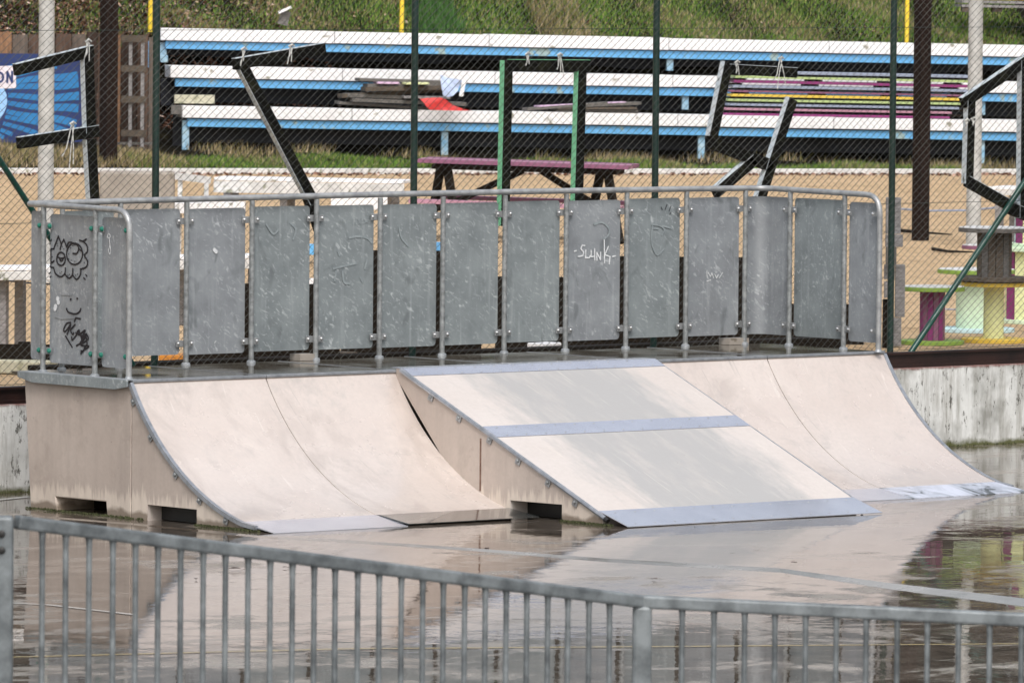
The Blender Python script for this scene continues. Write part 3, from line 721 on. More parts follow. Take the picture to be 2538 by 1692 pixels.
doodle = [[(655, 1160), (690, 1070), (713, 1005), (735, 1060), (748, 1100), (780, 1045), (815, 1140)], [(735, 1165), (748, 1105)],
          [(660, 1160), (622, 1160), (622, 1310), (640, 1325), (660, 1305)], [(622, 1310), (620, 1385), (655, 1385)],
          smooth([(655, 1385), (680, 1460), (740, 1498), (790, 1460), (798, 1390)]), smooth([(790, 1460), (840, 1515), (885, 1470), (888, 1400)]), smooth([(885, 1475), (935, 1530), (980, 1470), (985, 1400)]),
          smooth([(980, 1405), (1050, 1380), (1068, 1310), (1030, 1240), (1065, 1190), (1060, 1120), (1020, 1075), (970, 1055)]), smooth([(1010, 1068), (1055, 1040)]),
          ell(745, 1282, 52, 80), smooth([(700, 1255), (745, 1275), (790, 1262)]), ell(750, 1290, 18, 16), ell(910, 1220, 97, 130), smooth([(890, 1100), (940, 1110), (960, 1160), (935, 1215), (890, 1215)]),
          smooth([(820, 1125), (835, 1085), (880, 1080)]), smooth([(955, 1160), (1000, 1190), (1012, 1230)])]
dots = [[p] for p in ((700, 1095), (705, 1125), (760, 1130), (780, 1160), (862, 1150), (890, 1125), (838, 1225), (840, 1280), (870, 1300), (915, 1312), (640, 1255), (1028, 1325), (735, 1455), (755, 1440), (830, 1480), (850, 1470), (925, 1480), (948, 1468))]
ticks = [[(620, 1065), (630, 1045)], [(608, 1105), (614, 1095)], [(598, 1462), (618, 1445)], [(610, 1505), (625, 1490)], [(1045, 1470), (1060, 1490)], [(1020, 1510), (1040, 1530)]]
strokes('graffiti', side_main, PS, doodle, .0115, M['graf_black'], (-1, 0, 0)); strokes('graffiti', side_main, PS, dots, .006, M['graf_black'], (-1, 0, 0)); strokes('graffiti', side_main, PS, ticks, .009, M['graf_black'], (-1, 0, 0))
PT = lambda x, y: hx(x/3.92, 600+y/3.92, XPL)
smile = [smooth([(650, 645), (670, 680), (735, 697), (775, 675), (788, 645)])]
tagl = [smooth([(690, 780), (650, 790), (622, 850), (640, 865), (690, 800), (655, 895)]), smooth([(735, 800), (690, 850), (710, 895), (720, 880)]), smooth([(700, 920), (705, 950), (745, 900), (760, 860), (770, 900), (830, 855), (800, 930), (845, 890), (810, 960), (770, 990), (745, 1005)]),
        [(640, 910), (705, 1020)], smooth([(775, 990), (835, 900), (860, 940), (790, 1000), (868, 1010), (800, 1060), (790, 1085)]), [(725, 770), (740, 735), (785, 745)], [(740, 880), (845, 930)], [(770, 850), (800, 950)], [(790, 1050), (810, 1070)], smooth([(780, 890), (820, 880), (850, 980), (820, 1030)])]
strokes('graffiti', side_main, PT, smile, .012, M['graf_black'], (-1, 0, 0)); strokes('graffiti', side_main, PT, [[(692, 555)], [(755, 548)]], .013, M['graf_black'], (-1, 0, 0)); strokes('graffiti', side_main, PT, tagl, .012, M['graf_black'], (-1, 0, 0))
strokes('paint_blob', side_main, PT, [[(565, 550)], [(572, 585)], [(545, 625)], [(540, 645)]], .026, M['graf_white'], (-1, 0, 0))
strokes('paint_smear', side_main, PT, [[(600, 505), (700, 512)], [(530, 720), (600, 740), (740, 735)]], .012, M['galv_light'], (-1, 0, 0))
PR = lambda x, y: hx(x/4.9, 380+y/4.9, XPL)
strokes('paint_drip', side_right, PR, [smooth([(1325, 975), (1310, 1010), (1330, 1030), (1345, 1010), (1335, 980)]), smooth([(1330, 1030), (1340, 1110), (1325, 1180), (1340, 1225), (1350, 1180), (1342, 1120)])], .005, M['graf_white'], (-1, 0, 0))
PB = lambda x, y: hy(1200+x/3.016, 460+y/3.016, YP-.001)
def back_panel(px):   # which panel a pixel column falls on
    X = hy(px, 700, YP).x
    for i in range(len(bx)-1):
        if bx[i] < X < bx[i+1]: return panels[i]
    return gr
slunk = [[(672, 490), (688, 486)], [(750, 448), (730, 446), (720, 472), (741, 498), (734, 524), (700, 530)], [(757, 482), (756, 540), (784, 538), (790, 524)], [(797, 484), (797, 532), (822, 528)], [(823, 474), (824, 556)],
         [(840, 558), (840, 500), (866, 552), (868, 498)], [(895, 405), (897, 576)], [(926, 455), (900, 516)], [(900, 516), (938, 532), (932, 584)], [(958, 530), (980, 525)]]
strokes('writing', back_panel(1480), PB, slunk, .0105, M['graf_white'], (0, -1, 0))
strokes('writing', back_panel(1770), PB, [[(1665, 690), (1662, 640)], [(1672, 650), (1690, 680), (1700, 650), (1712, 690)], [(1720, 660), (1735, 690), (1748, 665)], [(1755, 690), (1780, 650)], [(1662, 715), (1690, 705)]], .006, M['graf_white'], (0, -1, 0))
strokes('smear', back_panel(1640), PB, [smooth([(1250, 290), (1310, 300), (1345, 330), (1325, 370)]), smooth([(1255, 300), (1250, 420), (1275, 500), (1300, 515), (1345, 470)]), [(1330, 300), (1400, 320)], [(1265, 320), (1300, 322)]], .012, M['grease'], (0, -1, 0))
strokes('smear', back_panel(1640), PB, [[(1350, 180), (1365, 140)], [(1380, 190), (1395, 150)], [(1320, 160), (1330, 180)], [(1395, 200), (1385, 215)]], .005, M['graf_black'], (0, -1, 0))
strokes('smear', back_panel(1480), PB, [smooth([(820, 290), (880, 275), (930, 320), (925, 370), (890, 400)])], .016, M['grease'], (0, -1, 0))
PQ = lambda x, y: hy(600+x/3.016, 460+y/3.016, YP-.001)
strokes('smear', back_panel(860), PQ, [smooth([(800, 390), (860, 380), (930, 390), (970, 430)]), smooth([(680, 620), (760, 600), (850, 580)]), [(700, 640), (690, 710)], smooth([(750, 640), (760, 720), (800, 730)]), smooth([(930, 560), (915, 620)]), [(885, 690), (900, 720)], [(715, 490), (725, 520)]], .016, M['grease'], (0, -1, 0))
strokes('smear', back_panel(860), PQ, [[(825, 250), (825, 290)], [(845, 250), (845, 290)], [(862, 250), (885, 290)], [(885, 250), (865, 290)], [(905, 252), (945, 280)], [(905, 285), (940, 255)]], .008, M['grease'], (0, -1, 0))
strokes('smear', back_panel(700), PQ, [smooth([(180, 290), (230, 360), (270, 330)]), smooth([(360, 280), (400, 330), (380, 400)])], .014, M['grease'], (0, -1, 0))
strokes('smear', back_panel(1000), PQ, [smooth([(1170, 300), (1190, 390), (1240, 450)])], .014, M['grease'], (0, -1, 0))
PC = lambda x, y: hy(x/3.016, 480+y/3.016, YP-.001)
strokes('paint_blob', back_panel(530), PC, [[(1600, 420)], [(1612, 432)]], .022, M['graf_white'], (0, -1, 0))
strokes('paint_blob', back_panel(530), PC, [[(1600, 1115), (1612, 1100)]], .005, M['graf_white'], (0, -1, 0))

# ------------------------------------------------------------------ FRONT RAILING
def front():
    t = thing('steel_railing', 'galvanized steel railing with vertical bars in the foreground', 'railing', hd(1590, 2150, 31.4))
    dl, dm, dr = 29.6, 31.4, 31.1
    def top(x):
        if x <= 1590: f = x/1590; return 1/((1-f)/dl+f/dm), 1290+(1490-1290)*f
        f = (x-1590)/948; return dm+(dr-dm)*f, 1490+(1535-1490)*f
    def P(x, dy=0): d, y = top(x); return hd(x, y+dy, d)
    def rail(pts, h, wd):
        m = MB()
        for a, b in zip(pts[:-1], pts[1:]):
            d = (b-a).normalized(); m.beam(a, b, wd, h, (0, 0, 1))
        return m
    rail([P(40, -2), P(1592)], .052, .045).build('top_rail', M['frontrail'], t, bevel=.01)
    rail([P(1592), P(2660)], .052, .045).build('top_rail', M['frontrail'], t, bevel=.01)
    dn_ = Vector((0, 0, -1))
    rail([P(40, -2)+dn_*1.0, P(1592)+dn_*1.0], .03, .03).build('bottom_rail', M['frontrail'], t); rail([P(1592)+dn_*1.0, P(2660)+dn_*1.0], .03, .03).build('bottom_rail', M['frontrail'], t)
    xs = [105, 163, 221, 280, 336, 392, 448, 504, 559, 615, 670, 725, 779, 831, 887, 940, 995, 1048, 1099, 1152, 1203, 1255, 1306, 1358, 1408, 1460, 1511, 1691, 1770, 1846, 1921, 1997, 2073, 2147, 2224, 2299, 2376, 2453, 2532, 2610]
    for x in xs:
        a = P(x, 12); MB().tube([a, a+dn_*.015, a+dn_*.05, a+dn_*.98], [.016, .0125, .0108, .0108], 10).build('bar', M['frontrail'], t, smooth=True)
    dirx = (P(1500)-P(100)).normalized(); 
    for x, top_h in ((8, .02), (1592, -.015)):
        a = P(x); side = flat(dirx).normalized() if x < 1000 else RH
        MB().beam(a+Vector((0, 0, top_h)), a+dn_*1.6, .075, .06, flat(F)).build('post', M['frontrail'], t, bevel=.014)
    a = P(8)+Vector((0, 0, .0)); 
    for dz in (-.045, -.105): MB().dome(a+Vector((0, 0, dz))-FH*.03-RH*.004, -FH, .015, .008).build('bolt', M['rubber_and_shade'], t)
    return P
PF = front()
# raised path the railing stands on (below the picture)
a, b, c_ = PF(-900)+Vector((0, 0, -1.1)), PF(1592)+Vector((0, 0, -1.1)), PF(3600)+Vector((0, 0, -1.1))
m = MB()
pl = [a, b, c_]; pl2 = [p-FH*60 for p in pl]; m.add(pl+pl2+[flat(p) for p in pl], [(0, 1, 4, 3), (1, 2, 5, 4), (0, 6, 7, 1), (1, 7, 8, 2)])
g = m.build('path', simple('concrete_path', (.2, .19, .18), (.28, .27, .25), 4, .6)); g['kind'] = 'structure'

# ------------------------------------------------------------------ BLEACHER BENCHES
def bench(label, xa, ya, n_back, legs):
    rr = ray(xa, ya); q0 = flat(r3a)+BN*n_back; tt = (q0-flat(C)).dot(BN)/flat(rr).dot(BN); A = C+rr*tt; z = A.z; D = BD; N = BN
    rb = ray(2620, 300); B = flat(C)+flat(rb)*((q0-flat(C)).dot(BN)/flat(rb).dot(BN)); B.z = z+SLP*flat(B-A).length; bz_ = lambda p: p.z-z
    t = thing('bleacher_bench', label, 'bench', A-Vector((0, 0, .5)), 'white and blue bleacher benches on the slope')
    def bx_(p, q, n0, n1, z0, z1, name, mat, bev=.006):
        a, b = flat(p)+Vector((0, 0, p.z-z)), flat(q)+Vector((0, 0, q.z-z)); v = [a+N*n0, b+N*n0, b+N*n1, a+N*n1]
        return MB().box8([w_+Vector((0, 0, z0)) for w_ in v]+[w_+Vector((0, 0, z1)) for w_ in v]).build(name, mat, t, bevel=bev)
    segs = [0, .19, .36, .56, .74, .9, 1]
    for s0, s1 in zip(segs[:-1], segs[1:]): bx_(A.lerp(B, s0)+D*.004, A.lerp(B, s1)-D*.004, 0, .40, z-.162+random.uniform(-.004, .002), z+random.uniform(-.005, .005), 'seat', M['white'])
    bx_(A+D*.08, B, .05, .09, z-.285, z-.178, 'blue_plank', M['blue'])
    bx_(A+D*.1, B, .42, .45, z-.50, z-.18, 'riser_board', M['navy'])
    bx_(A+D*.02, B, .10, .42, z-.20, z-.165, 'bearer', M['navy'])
    for px, y1 in legs:
        rl = ray(px, 200); q = flat(C)+flat(rl)*((q0-flat(C)).dot(BN)/flat(rl).dot(BN)); q.z = SLP*flat(q-flat(A)).length; zb = z-.20-(y1/183)
        v = [q-D*.045+N*.10, q+D*.045+N*.10, q+D*.045+N*.16, q-D*.045+N*.16]
        MB().box8([w_+Vector((0, 0, zb)) for w_ in v]+[w_+Vector((0, 0, z-.20)) for w_ in v]).build('leg', M['paleleg'], t)
M['paleleg'] = simple('pale_blue_leg', (.22, .45, .66), (.42, .56, .64), 9, .6)
bench('uppermost white bench of the bleacher with blue plank below', 398, 70, 1.5, [(1665, 46), (408, 46)])
bench('middle white bench of the bleacher with blue plank below', 422, 163, .75, [(1704, 50), (2440, 50)])
bench('lowest white bench of the bleacher on pale blue legs', 452, 262, 0, [(465, 92), (1108, 92), (1745, 98), (2440, 98)])
def DR(x, n=0.): return 109.13+.00136*(x-451)+n     # distance of the bleacher row under a picture column
# small blocks and dark blue side boards at the left end of the bleacher
def bboxpx(name, x0_, y0_, x1_, y1_, depth, th, mat, label=None, cat=None, group=None, rot=0, bev=.004, parent=None):
    """upright box facing the camera side, given its outline and its real distance"""
    a, b = hd(x0_, y1_, depth), hd(x1_, y0_, depth); c = (a+b)/2; wd = (x1_-x0_)/FPX*depth; hh = (y1_-y0_)/FPX*depth
    rx = (RH*math.cos(rot)+FH*math.sin(rot)); fx = (FH*math.cos(rot)-RH*math.sin(rot)); z = Vector((0, 0, 1)); v = []
    for zz in (-hh/2, hh/2):
        for uu, nn_ in ((-wd/2, 0), (wd/2, 0), (wd/2, th), (-wd/2, th)): v.append(c+rx*uu+fx*nn_+z*zz)
    o = MB().box8(v).build(name, mat, parent, bevel=bev)
    if label: tag(o, label, cat, group)
    return o
bboxpx('concrete_block', 432, 236, 531, 257, 109.4, .2, M['paleplank'], 'pale yellowish block lying on the left end of the lowest bench', 'block')
bboxpx('wooden_block', 424, 262, 450, 284, 109.2, .3, M['board_grey'], 'grey wooden block butted against the left end of the lowest bench', 'block')
bboxpx('side_board', 366, 102, 384, 168, 110.2, .3, M['skyblue'], 'dark blue upright board at the left end of the uppermost bench', 'board', 'dark blue end boards of the bleacher')
bboxpx('side_board', 398, 196, 424, 262, 110.2, .3, M['navy'], 'dark blue upright board beside the left end of the middle bench', 'board', 'dark blue end boards of the bleacher')
bboxpx('side_board', 428, 286, 452, 362, 109.6, .3, M['navy'], 'dark blue upright board under the left end of the lowest bench', 'board', 'dark blue end boards of the bleacher')
bboxpx('wooden_block', 398, 138, 415, 155, 109.8, .15, M['paleleg'], 'small light blue block below the left end of the uppermost bench', 'block')

# kerb between sand and grass
ka, kb = flat(hz(-400, 431, ZS)), flat(hz(3000, 433, ZS)); kd = (kb-ka).normalized(); kn = Vector((-kd.y, kd.x, 0)); kn = kn if kn.dot(FH) > 0 else -kn
v = [ka, kb, kb+kn*.12, ka+kn*.12]
tag(MB().box8([q+Vector((0, 0, ZS-.05)) for q in v]+[q+Vector((0, 0, ZS+.075)) for q in v]).build('kerb', M['white_dirty'], bevel=.01), 'long low white kerb between the sand and the grass bank', 'kerb')

# ------------------------------------------------------------------ GRASS, LEAVES
def blades(name, n, pick, hgt, wid, mat, lean=.5, label='', cat='grass', flatleaf=False):
    V = np.zeros((n, 4 if flatleaf else 3, 3))
    for i in range(n):
        p = pick(); a = random.uniform(0, 6.283); h = hgt*random.uniform(.5, 1.25); wv = wid*random.uniform(.6, 1.3)
        if flatleaf:
            q = Matrix.Rotation(a, 3, 'Z') @ Matrix.Rotation(random.uniform(.1, 1.2), 3, 'X')
            for j, c in enumerate(((-.5, -.35, 0), (.1, -.5, .1), (.5, .3, 0), (-.2, .5, .12))): V[i, j] = p+q @ Vector(c)*wid*random.uniform(.7, 1.3)
        else:
            d = Vector((math.cos(a), math.sin(a), 0)); ln = random.gauss(0, lean); tip = p+Vector((math.cos(a+1.3)*ln*h, math.sin(a+1.3)*ln*h, h))
            V[i, 0] = p-d*wv/2; V[i, 1] = p+d*wv/2; V[i, 2] = tip
    k = V.shape[1]; me = bpy.data.meshes.new(name); me.vertices.add(n*k); me.vertices.foreach_set('co', V.ravel())
    me.loops.add(n*k); me.loops.foreach_set('vertex_index', np.arange(n*k)); me.polygons.add(n); me.polygons.foreach_set('loop_start', np.arange(n)*k); me.update(calc_edges=True)
    me.materials.append(mat); o = bpy.data.objects.new(name, me); COL.objects.link(o); tag(o, label, cat, None, 'stuff'); return o
def ux(px):
    rl = ray(px, 200); return (flat(C)+flat(rl)*((flat(r3a)-flat(C)).dot(BN)/flat(rl).dot(BN))-flat(r3a)).dot(BD)
U0, U1 = ux(-150), ux(2700); UB = ux(395)
def vnoise(u, n, s=1.0, o=0): return math.sin(u*1.1*s+o)*math.cos(u*.43*s+n*2.1+o)+.6*math.sin(u*2.7*s+n*3+o*2)
def top_slope(n0, n1, u0=U0, u1=U1, cond=None):
    def f():
        while True:
            u = random.uniform(u0, u1); n = random.uniform(n0, n1)
            if cond is None or cond(u, n): return bank(u, n, terr(u, n)-.01)
    return f
leafy = lambda u: 1/(1+math.exp((u-ux(640))/1.3))
blades('grass', 60000, top_slope(1.95, 4.2, cond=lambda u, n: random.random() > leafy(u)*.93 and vnoise(u, n, 2.) > -1.5), .075, .015, M['grass'], .45, 'green grass on the slope above the bleacher')
blades('dry_grass', 9000, top_slope(1.95, 4.2, cond=lambda u, n: random.random() > leafy(u)*.8 and vnoise(u, n, 1.3, 2) > .35), .10, .012, M['straw'], .6, 'straw coloured dry grass mixed into the slope above the bleacher')
blades('dry_grass', 1100, top_slope(2.0, 3.4, ux(1440), ux(1570)), .20, .012, M['straw'], .8, 'tall tuft of dry grass beside the third green fence post')
blades('grass', 1400, top_slope(2.3, 3.6, ux(1130), ux(1250)), .20, .018, mk_island('dark_grass_tuft', [(0, (.03, .09, .02)), (1, (.10, .21, .06))]), .6, 'dark green grass tuft on the slope near the second green fence post')
blades('leaf_litter', 16000, top_slope(1.0, 4.2, U0, ux(900), cond=lambda u, n: random.random() < leafy(u)+.06), .1, .075, M['leaf'], 0, 'brown fallen leaves covering the left part of the slope', 'leaves', True)
blades('leaf_litter', 5200, top_slope(1.95, 3.0, ux(500), U1), .1, .06, M['leaf'], 0, 'fallen brown leaves along the back of the uppermost bench', 'leaves', True)
blades('grass', 26000, top_slope(-1.38, -.55, UB-.6, U1, cond=lambda u, n: vnoise(u, n, 2.2, 1) > -.9-(n < -1)*.6), .085, .014, M['grass'], .6, 'green grass strip at the foot of the bleacher')
blades('dry_grass', 5000, top_slope(-1.38, .1, UB-.6, U1, cond=lambda u, n: vnoise(u, n, 1.7, 3) > .2), .14, .011, M['straw'], .8, 'dry grass stalks at the foot of the bleacher')
blades('dry_grass', 5200, top_slope(-1.38, -.1, U0, UB), .12, .012, M['straw'], .7, 'brown dry grass below the timber palisade at the left')
blades('leaf_litter', 1500, lambda: flat(ka.lerp(kb, random.random()))-kn*abs(random.gauss(0, .35))+Vector((0, 0, ZS+.01)), .1, .05, M['leaf'], 0, 'dead leaves scattered on the sand along the white kerb', 'leaves', True)

# ------------------------------------------------------------------ LEFT : palisade, banner, posts
def palisade():
    t = thing('palisade', 'timber palisade of vertical brown planks at the far left', 'wall', hd(150, 400, 109)); m = MB(); x = -260
    for k in range(40):
        wpx = random.choice([28, 34, 40, 24, 36]); y0 = 82+random.uniform(-3, 4)+(max(0, x-230)*.06); d = 108.83+.00136*x+random.uniform(-.02, .02)
        if x > 385: break
        a, b = hd(x+1, 410, d), hd(x+wpx-1, 410, d); top = hd(x, y0, d).z; w_ = (b-a).length
        v = [flat(a), flat(b), flat(b)+FH*.06, flat(a)+FH*.06]; m.box8([q+Vector((0, 0, .75)) for q in v]+[q+Vector((0, 0, top)) for q in v]); x += wpx
    o = m.build('planks', [mk_wood('plank_'+n_, c_1, c_2, (8, 8, 1.2)) for n_, c_1, c_2 in (('tan', (.16, .09, .055), (.34, .20, .12)), ('brown', (.06, .04, .032), (.15, .10, .078)), ('grey', (.08, .065, .055), (.19, .155, .135)), ('dark', (.025, .018, .015), (.08, .055, .045)))], t)
    for i_, p_ in enumerate(o.data.polygons): p_.material_index = (0, 1, 2, 0, 1, 3, 1, 2, 0, 2, 1, 3, 1)[(i_//6) % 13] if i_//6 < 13 else (1, 2, 3, 1, 0, 3)[(i_//6) % 6]
    for y in (352, 385): 
        a, b = hd(-200, y, 108.3), hd(385, y+4, 109.1); MB().beam(a, b, .035, .08, FH).build('rail', M['board_grey'], t)
palisade()
def pallet_side():
    t = thing('pallet', 'weathered pallet leaning upright against the left end of the bleacher', 'pallet', hd(345, 400, 110.6))
    for x in (322, 352): MB().beam(hd(x+2, 90, 109.0), hd(x, 392, 109.0), .045, .09, FH).build('stringer', M['oldwood'], t)
    for y in (96, 170, 246, 330, 372): MB().beam(hd(300, y, 108.9), hd(362, y+1, 108.95), .09, .02, FH).build('slat', M['board_brown'], t)
pallet_side()
def banner():
    d = 108.5; t = thing('banner', 'blue banner with light rays and a white label on the timber palisade', 'banner', hd(80, 358, d))
    x0_, x1_, y0_, y1_ = -260, 205, 131, 358
    def P(x, y, off=0): return hd(x, y, d-off)
    m = MB().box8([P(x0_, y1_), P(x1_, y1_-6), P(x1_, y1_-6, -.01), P(x0_, y1_, -.01), P(x0_, y0_-1), P(x1_, y0_+4), P(x1_, y0_+4, -.01), P(x0_, y0_-1, -.01)])
    cx, cy = -190, 235
    ang = [-22+i*4.6+random.uniform(-1, 1) for i in range(22)]
    for i, a in enumerate(ang):
        aw = 1.55 if abs(a) < 12 else 1.3; row = []
        for k in range(13):
            rr = 210+k*16; bend = 4*math.sin(k*.5+i)
            for s_ in (-1, 1):
                aa = math.radians(a+s_*aw+bend*.16); x, y = cx+rr*math.cos(aa), cy+rr*math.sin(aa); row.append((x, y))
        for k in range(12):
            q = [row[2*k], row[2*k+1], row[2*k+3], row[2*k+2]]
            if all(x0_+3 < x < x1_-3 and y0_+24 < y < y1_-12 for x, y in q): m.add([P(*p, .006) for p in q], [(0, 1, 2, 3)])
    o = m.build('sheet', [M['ban_navy'], M['ban_blue']], t)
    for p_ in o.data.polygons: p_.material_index = 1 if p_.index > 5 else 0
    m = MB(); m.add([P(-70+88*math.cos(a), 250+72*math.sin(a), .010) for a in [i*2*math.pi/30 for i in range(30)]], [tuple(range(30))]); m.build('disc', M['ban_sky'], t)
    m = MB(); m.add([P(-180, 170, .014), P(39, 163, .014), P(40, 219, .014), P(-180, 224, .014)], [(0, 1, 2, 3)]); m.build('label', M['ban_white'], t)
    # lettering  ...ON
    m = MB()
    def st(pts, wd=.028):
        for a, b in zip(pts[:-1], pts[1:]):
            A_, B_ = P(*a, .02), P(*b, .02); e = (B_-A_).normalized()*wd*.3; m.beam(A_-e, B_+e, wd, .004, FH)
    st(ell(-2, 192, 10, 12, n=14)); st([(18, 205), (18, 178), (30, 205), (30, 178)])
    m.build('lettering', M['ban_navy'], t)
banner()
def pole(label, x, y1, wpx, d, mat, name='pole', cat='pole', top=-600, lean=0.0):
    r = wpx/FPX*d/2; a = hd(x, y1, d); return tag(MB().tube([a, a+Vector((0, 0, 7))], [r, r*.93], 20).build(name, mat, smooth=True), label, cat)
def zd(y, z, x=1269): return (hz(x, y, z)-C).dot(F)
pole('thick grey lamp pole at the far left behind the F-shaped letter', 112, 700, 40, zd(700, ZS, 105), M['lightpole'], 'lamp_post', 'lamp post')
pole('thick grey lamp pole at the right rising from the sand', 2412, 610, 37, zd(610, ZS, 2412), M['lightpole'], 'lamp_post', 'lamp post')
def sqpost(label, x, y1, wpx, d):
    wd = wpx/FPX*d/1.25; a = hd(x, y1, d); dr = (RH*.8+FH*.6).normalized()
    tag(MB().beam(a, a+Vector((.0, 0, 7)), wd, wd, dr).build('wooden_post', M['darkwood'], bevel=.01), label, 'post')
sqpost('dark brown square timber post standing before the palisade at the left', 268, 428, 42, 107.9)
sqpost('dark brown square timber post standing in the sand at the right', 2281, 596, 40, zd(596, ZS, 2281))
for x, y, lab in ((372, 66, 'yellow pole above the left end of the top bench'), (995, 78, 'yellow pole above the top bench near the second green fence post'), (2247, 104, 'yellow pole above the top bench at the right')):
    a = hd(x, y+14, DR(x, 2.0)); tag(MB().tube([a, a+Vector((.02, 0, 3))], .031, 12).build('yellow_pole', M['yellow'], smooth=True), lab, 'pole', 'yellow poles behind the bleacher')
# stump and pallet on the slope
t = thing('signboard', 'small broken grey board with white top lying on the slope', 'board', hd(708, 60, 111.2))
MB().beam(hd(690, 32, 111.3), hd(722, 18, 111.3), .035, .12, FH).build('top', M['white'], t); MB().beam(hd(700, 62, 111.35), hd(709, 28, 111.35), .14, .05, FH).build('stem', M['board_grey'], t)
t = thing('pallet', 'grey timber pallet on the slope at the top right corner', 'pallet', hd(2480, 32, DR(2480, 2.7)))
for y in (4, 14): MB().beam(hd(2375, y, DR(2480, 2.5)), hd(2700, y+6, DR(2700, 2.5)), .035, .5, FH).build('slat', M['oldwood'], t)
for x in (2395, 2470, 2560): MB().beam(hd(x-12, 24, DR(x, 2.6)), hd(x+12, 24, DR(x, 2.6)), .07, .4, FH).build('block', M['board_brown'], t)
bboxpx('plank', 2420, -6, 2640, 1, DR(2480, 2.45), .2, M['yell'], 'yellow plank lying on the pallet at the top right corner', 'plank')

# ------------------------------------------------------------------ BOARD STACKS on the lowest bench
def lay(name, label, group, a, b, z_px, dep, h, mat, cat='board', dz=0):
    pass
def plank(label, xa, ya, xb, yb, hpx, dd, deep, mat, cat='board', name='plank', group='old boards stacked on the lowest bench', parent=None):
    A, B = hd(xa, ya, dd), hd(xb, yb, dd+.00136*(xb-xa)); o = MB().beam(A, B, hpx/FPX*dd, deep, FH).build(name, mat, parent, bevel=.003)
    if label: tag(o, label, cat, group)
    return o
dS = DR(850, .18)
B1 = [(835, 254, 1080, 270, 7, 'board_grey', 'bottom grey board of the left stack on the lowest bench'), (868, 247, 1150, 258, 9, 'board_grey', 'second board from the bottom of the left stack'),
      (856, 236, 1040, 242, 9, 'board_grey', 'thin grey board sticking out left of the left stack'), (842, 238, 1090, 224, 10, 'board_brown', 'long warm brown board rising to the right in the left stack'),
      (900, 221, 1130, 217, 11, 'board_brown', 'thick dark board in the middle of the left stack'), (905, 212, 1110, 209, 8, 'board_grey', 'grey board near the top of the left stack'),
      (995, 240, 1110, 242, 6, 'oldwood', 'short pale board in the left stack'), (885, 197, 1143, 205, 7, 'board_grey', 'topmost thin grey board of the left stack')]
for i, (xa, ya, xb, yb, h_, mt, lb) in enumerate(B1): plank(lb, xa, ya, xb, yb, h_, dS-.04*i*0+random.uniform(-.05, .05), .3, M[mt])
plank('pale pink board under the top board of the left stack', 930, 205, 985, 206, 5, dS-.05, .25, M['lilac']); plank('small cream scrap board in the left stack', 1000, 207, 1060, 207, 5, dS-.1, .2, M['cream'])
B2 = [(1350, 282, 1575, 283, 7, 'board_brown', 'bottom brown board of the middle stack on the lowest bench'), (1370, 275, 1575, 275, 6, 'board_grey', 'second board from the bottom of the middle stack'), (1375, 268, 1572, 268, 6, 'board_brown', 'third board from the bottom of the middle stack'),
      (1300, 271, 1500, 256, 7, 'board_grey', 'slanting grey board of the middle stack'), (1330, 264, 1545, 254, 4, 'lilac', 'slanting pale pink board of the middle stack'), (1440, 262, 1583, 256, 7, 'board_grey', 'topmost grey board of the middle stack')]
for xa, ya, xb, yb, h_, mt, lb in B2: plank(lb, xa, ya, xb, yb, h_, DR(xa, .18)+random.uniform(-.04, .04), .3, M[mt], group='old boards stacked on the lowest bench near the middle')
def cloth(name, label, pts, d, mat):
    m = MB(); n = len(pts); k = len(pts[0])
    P = [hd(x, y, d+.03*math.sin(i*2.1+j*1.7)) for i, row in enumerate(pts) for j, (x, y) in enumerate(row)]
    P2 = [p+FH*.006 for p in P]; fs = []
    for i in range(n-1):
        for j in range(k-1): q = (i*k+j, i*k+j+1, (i+1)*k+j+1, (i+1)*k+j); fs.append(q); fs.append(tuple(v+n*k for v in reversed(q)))
    m.add(P+P2, fs); tag(m.build(name, mat, smooth=True, ang=180), label, 'cloth')
cloth('blue_cloth', 'pale blue cloth hanging over the left board stack', [[(1092, 185), (1110, 194), (1130, 196), (1146, 200)], [(1093, 212), (1112, 208), (1128, 210), (1143, 206)], [(1096, 225), (1112, 228), (1126, 226), (1138, 216)], [(1098, 238), (1110, 241), (1122, 238), (1134, 228)]], dS-.28, M['cloth'])
cloth('white_cloth', 'narrow white cloth strip hanging beside the pale blue cloth', [[(1143, 203), (1150, 198), (1156, 203)], [(1141, 220), (1147, 222), (1152, 216)], [(1138, 238), (1144, 240), (1149, 238)]], dS-.25, M['white'])
cloth('red_cloth', 'red tarp draped from the left board stack onto the bench', [[(1040, 245), (1060, 243), (1090, 242), (1100, 244), (1104, 246)], [(1048, 252), (1066, 252), (1095, 252), (1115, 258), (1125, 262)], [(1055, 262), (1075, 260), (1100, 262), (1130, 268), (1150, 271)], [(1064, 272), (1080, 273), (1105, 274), (1140, 275), (1170, 275)]], dS-.2, M['red'])
# coloured board stack
cs = [(1788, 282, 2345, 291, 7, 'purple', 'bottom purple board of the coloured stack', 6), (1785, 269, 2350, 279, 7, 'pink', 'pink board second from the bottom of the coloured stack', 6), (1795, 258, 2368, 268, 7, 'slate', 'lower slate blue board of the coloured stack', 6),
      (1797, 247, 2372, 257, 7, 'lime', 'lower lime green board of the coloured stack', 6), (1803, 235, 2382, 246, 8, 'yell', 'yellow board in the middle of the coloured stack', 6), (1800, 225, 2390, 237, 6, 'plum', 'dusty plum board of the coloured stack', 6),
      (1808, 213, 2400, 225, 8, 'slate', 'upper slate blue board of the coloured stack', 6), (1812, 201, 2402, 214, 8, 'purple', 'upper magenta board of the coloured stack', 6), (1815, 190, 2402, 202, 7, 'lime', 'upper lime green board of the coloured stack', 6), (1970, 181, 2402, 190, 8, 'slate', 'topmost grey blue board of the coloured stack', 6)]
